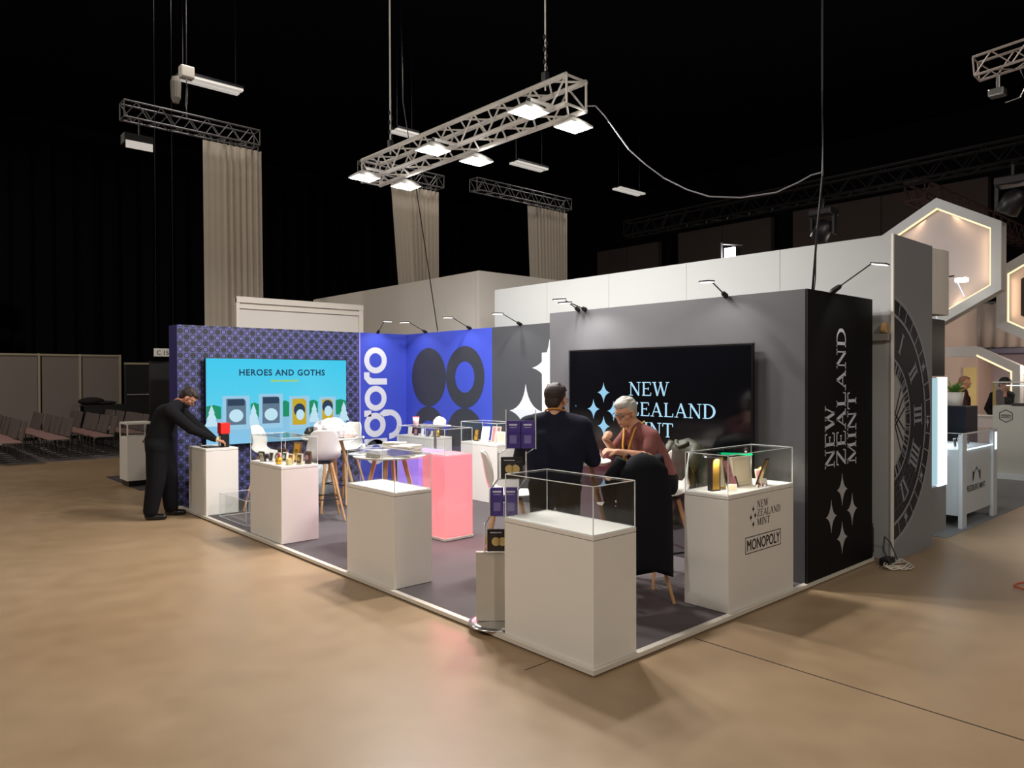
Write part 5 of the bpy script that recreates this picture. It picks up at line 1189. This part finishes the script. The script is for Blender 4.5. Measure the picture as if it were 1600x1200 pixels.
# hexagon signs on X = const planes
def hexagon(name, label, X, cy, cz, R, m, led_r, thick=.22, inner=None):
    t = thing(name, label, 'sign', (X, cy, cz))
    fh = lambda a, b: V((X, cy-a, cz+b)); hexp = lambda r, o=0: [(r*math.sin(PI/3*k), r*math.cos(PI/3*k)) for k in range(6)]
    # rim frame of six boards
    for k in range(6):
        P = [hexp(R)[k], hexp(R)[(k+1) % 6], hexp(led_r)[(k+1) % 6], hexp(led_r)[k]]
        MB().prism(P, fh, V((thick, 0, 0))).build('rim_board', m, t)
        P = [hexp(led_r)[k], hexp(led_r)[(k+1) % 6], hexp(led_r-.025)[(k+1) % 6], hexp(led_r-.025)[k]]
        MB().prism(P, lambda a, b: fh(a, b)+V((.03, 0, 0)), V((.02, 0, 0))).build('led_strip', M_led, t)
    MB().prism(hexp(led_r), lambda a, b: fh(a, b)+V((.12, 0, 0)), V((.04, 0, 0))).build('back_board', inner or m, t)
    return t, fh
M_hexw = mat('hexagon_white', hx(205, 205, 203), .6); M_hexc = mat('hexagon_warm_white', hx(200, 190, 188), .6)
t, fh = hexagon('hexagon_sign', 'big white hexagon sign with warm light line above the clock wall', 9.0, 1.09, 3.5, .98, M_hexw, .83, .25, M_hexc)
for k in range(6):
    a = PI/3*(k+.5); area('hexagon_light', (9.04, 1.09+.66*math.sin(a), 3.5+.66*math.cos(a)), (9.14, 1.09+.4*math.sin(a), 3.5+.4*math.cos(a)), .5, .06, (1, .66, .4), sy=.7)
t2 = thing('sign_hanger', 'dark bracket arm with a bright lamp in front of the big hexagon', 'lamp', (8.6, .75, 3.3))
MB().path([(8.6, 1.05, 3.2), (8.6, .72, 3.22)], .012, 8).build('arm', M_blackp, t2); MB().bbox(8.55, 8.65, .55, .7, 3.12, 3.18, .01).build('lamp_head', M_lens, t2)
for pth in (((8.7, .62, 2.92), (8.7, .72, 3.16)), ((8.7, .98, 2.52), (8.7, .98, 2.95), (8.7, .85, 3.12))): MB().path(list(pth), .008, 6).build('light_tube', emat('cool_tube', (.7, .8, 1, 1), 1.3), t2)
MB().tube((8.6, 1.03, 3.2), (9.1, 1.03, 3.2), .01).build('stay', M_blackp, t2)
t, fh = hexagon('hexagon_sign', 'second hexagon sign with a black emblem, cut by the right picture edge', 10.0, -.22, 2.98, .9, M_hexw, .74, .2, M_hexc)
hp = lambda r: [(r*math.sin(PI/3*k), r*math.cos(PI/3*k)) for k in range(6)]
for k in range(6):
    P = [hp(.56)[k], hp(.56)[(k+1) % 6], hp(.47)[(k+1) % 6], hp(.47)[k]]; MB().prism(P, lambda a, b: fh(a, b)+V((.119, 0, 0)), V((-.004, 0, 0))).build('emblem_bar', M_ink, t)
for a, b, s_ in ((-.36, .02, 'M'), (-.36, -.14, 'C')):
    text_mb(s_, .2 if s_ == 'M' else .13, lambda p, q: fh(a+p, b+q)+V((.113, 0, 0)), V((0, 0, 0)), bold=.008).build('lettering', M_ink, t)
for k in (3, 4, 5):
    a = PI/3*(k+.5); area('hexagon_light', (10.04, -.22-.6*math.sin(a), 2.98+.6*math.cos(a)), (10.14, -.22-.36*math.sin(a), 2.98+.36*math.cos(a)), .7, .06, (1, .66, .4), sy=.6)
# stand behind
M_cr = mat('warm_cream_wall', hx(214, 190, 176), .7); M_lv = mat('lavender_wall', hx(190, 180, 190), .7)
t = thing('cream_stand_wall', 'cream wall of the hexagon stand with a pale yellow door', 'wall', (14.6, 2.6, 0)); MB().box(14.5, 14.6, 2.06, 4.6, .004, 3.7).build('panel', M_cr, t); MB().box(15.6, 15.7, -4, 2.06, .004, 3.1).build('panel', M_lv, t); MB().box(14.6, 15.6, 2.06, 2.12, .004, 3.1).build('side_panel', M_cr, t)
MB().box(14.46, 14.5, 2.08, 2.32, .01, 1.95).build('door', mat('pale_yellow_door', hx(232, 206, 140), .6), t)
for z0 in (1.55, 1.15): MB().box(15.58, 15.6, 1.15, 1.6, z0, z0+.32).build('poster', M_paper, t)
t = thing('pleated_header', 'grey pleated fabric header above the hexagon stand', 'curtain', (14.4, 0, 2.8)); vs = []; fs = []; n = 120
for j in (0, 1):
    for i in range(n+1): vs.append((14.35+.03*math.sin(i*1.3), 2.04-i*.045, 2.36+j*.92))
MB().add(vs, [(i, i+1, n+2+i, n+1+i) for i in range(n)]).build('cloth', mat('grey_pleated_cloth', hx(150, 138, 130), .9), t, True); t.children[0].modifiers.new('s', 'SOLIDIFY').thickness = .01
MB().box(14.3, 15.6, -3.4, 2.04, 2.24, 2.34).build('lintel', mat('slate_lintel', hx(84, 82, 98), .6), t); MB().box(14.33, 14.38, -3.4, 2.04, 3.28, 3.32).build('rail', M_steel, t)
t = thing('light_arch', 'slanting white arch with a warm light line inside the hexagon stand', 'arch', (12.9, 1.2, 0))
fa_ = lambda a, b: V((13.3, a, b))
MB().prism([(1.75, 2.2), (1.75, 2.36), (1.02, 1.97), (1.02, .004), (1.15, .004), (1.15, 1.86)], fa_, V((.25, 0, 0))).build('frame', M_hexw, t); MB().prism([(1.75, 2.16), (1.75, 2.2), (1.15, 1.86), (1.15, .3), (1.18, .3), (1.18, 1.84)], fa_, V((.02, 0, 0))).build('led_strip', M_led, t)
MB().box(13.3, 13.55, 1.75, 2.3, 2.16, 2.36).build('beam', M_hexw, t)
t = thing('glazed_pedestal', 'tall white pedestal with hexagon emblem and glass case at the right edge', 'showcase', (11.8, .75, 0))
MB().box(11.4, 12.3, .3, 1.1, .004, .09).build('base_step', M_cw, t); MB().bbox(11.5, 12.2, .4, 1.0, .09, 1.25, .004).build('body', mat('soft_grey_laminate', hx(186, 188, 182), .5), t)
for a in ((11.5, 11.505, .4, 1.0), (12.195, 12.2, .4, 1.0), (11.505, 12.195, .4, .405), (11.505, 12.195, .995, 1.0)): MB().box(*a, 1.252, 1.66).build('pane', M_glass, t)
MB().box(11.5, 12.2, .4, 1.0, 1.66, 1.668).build('pane', M_glass, t)
MB().box(11.5, 11.54, .96, 1.0, 1.252, 1.66).build('corner_post', mat('brass_post', hx(200, 176, 110), .4), t)
MB().box(11.49, 11.5, .4, 1.0, 1.655, 1.672).build('rim', M_edge, t); MB().box(11.52, 11.54, .42, .8, 1.6, 1.612).build('led_strip', E_cl, t); MB().bbox(11.6, 11.75, .5, .75, 1.252, 1.3, .01).build('tray', M_dkcard, t)
fp = lambda a, b: V((11.499, .8-a, 1.08+b)); tp = V((-.002, 0, 0))
for k in range(6):
    h1 = [(.115*math.sin(PI/3*i), .115*math.cos(PI/3*i)) for i in range(6)]; h2 = [(.1*math.sin(PI/3*i), .1*math.cos(PI/3*i)) for i in range(6)]
    MB().prism([h1[k], h1[(k+1) % 6], h2[(k+1) % 6], h2[k]], fp, tp).build('emblem_bar', M_ink, t)
text_mb('mtm', .075, lambda a, b: fp(a-.068, b-.01), V((-.002, 0, 0)), bold=.002).build('lettering', M_ink, t); MB().box(11.497, 11.499, .73, .87, 1.045, 1.055).build('lettering_line', M_ink, t)
t = thing('white_side_table', 'white table between the two people at the far right', 'table', (12.6, 1.75, 0)); MB().bbox(12.15, 12.6, 1.5, 2.1, 1.06, 1.1, .005).build('tabletop', M_white, t); MB().box(12.3, 12.45, 1.7, 1.85, .005, 1.06).build('post', M_blackp, t)
t = thing('counter_block', 'pale ribbed counter front between the dark pedestal and the glazed pedestal', 'counter', (12.2, 1.3, 0)); MB().bbox(12.0, 12.25, 1.12, 1.5, .004, 1.04, .004).build('body', M_hexc, t); MB().bbox(11.98, 12.27, 1.1, 1.52, 1.04, 1.058, .003).build('top', M_white, t)
point('stand_glow', (13.6, 0.6, 2.0), 34, (1, .8, .68), .3); point('stand_glow', (12.4, -1.2, 2.6), 40, (1, .82, .7), .3); point('stand_glow', (10.4, 2.2, 3.2), 26, (1, .8, .72), .3)
# dark trusses and moving lamps, upper right
truss('dark unlit truss crossing above the white wall at the upper right', (9.2, 7.2, 4.95), (9.0, -1.2, 4.95), .3, .45, mat('black_truss', hx(20, 18, 18), .85, 0, spec=.1), rc=.022, rb=.01, n=8, braces='few')
truss('dark truss running behind the big hexagon sign', (9.45, 1.55, 4.75), (16, 1.5, 4.75), .3, .45, mat('rust_truss', hx(56, 40, 36), .8, 0, spec=.15), rc=.022, rb=.01, n=8, braces='few')
def mover(loc, label, m=None):
    m = m or mat('mover_black', hx(30, 28, 30), .4)
    t = thing('moving_head_lamp', label, 'lamp', loc)
    MB().bbox(-.16, .16, -.2, .2, .22, .34, .02).build('base', m, t, local=True)
    for s in (-1, 1): MB().bbox(-.06, .06, s*.19-.025, s*.19+.025, -.12, .24, .01).build('yoke_arm', m, t, local=True)
    MB().lathe([(.09, -.2), (.15, -.18), (.15, .06), (.08, .16)], (0, 0, 0), 18, Matrix.Rotation(.5, 4, 'X')).build('head', m, t, True, local=True)
    MB().tube((0, 0, .34), (0, 0, .55), .025).build('clamp', M_steel, t, local=True)
mover((9.15, 2.9, 4.3), 'dark moving lamp hanging left of the big hexagon sign'); mover((11.2, 1.38, 4.07), 'dark moving lamp hanging at the right above the big hexagon')
mover((9.0, .1, 4.25), 'dark moving lamp under the truss right of the big hexagon')
truss('short bright truss piece at the top right picture edge', (10.2, .9, 6.7), (10.3, -1.6, 6.9), .3, .45, mat('worn_alu', hx(190, 180, 176), .5, .4), rc=.022, rb=.011, n=8, braces='few')
t = thing('hanging_lamp', 'small grey lamp with a looped cable under the short truss at top right', 'lamp', (10.2, .55, 6.2)); MB().tube((10.22, .6, 6.55), (10.22, .6, 6.3), .03).build('stem', M_silver, t); MB().bbox(10.12, 10.32, .5, .72, 6.18, 6.3, .02).build('head', M_silver, t); MB().path([(10.2, .3, 6.5), (10.2, .22, 6.25), (10.2, .3, 6.08), (10.2, .5, 6.05)], .01).build('cable', M_silver, t)
point('sign_fill_light', (7.6, 1.6, 4.2), 22, (.95, .95, 1), .2)  # added neutral fill without a fixture, evens out the big hexagon
point('truss_point_light', (8.2, -1.5, 5.8), 9, (1, .85, .75), .2)  # bare point light near the upper right trusses, no fixture built
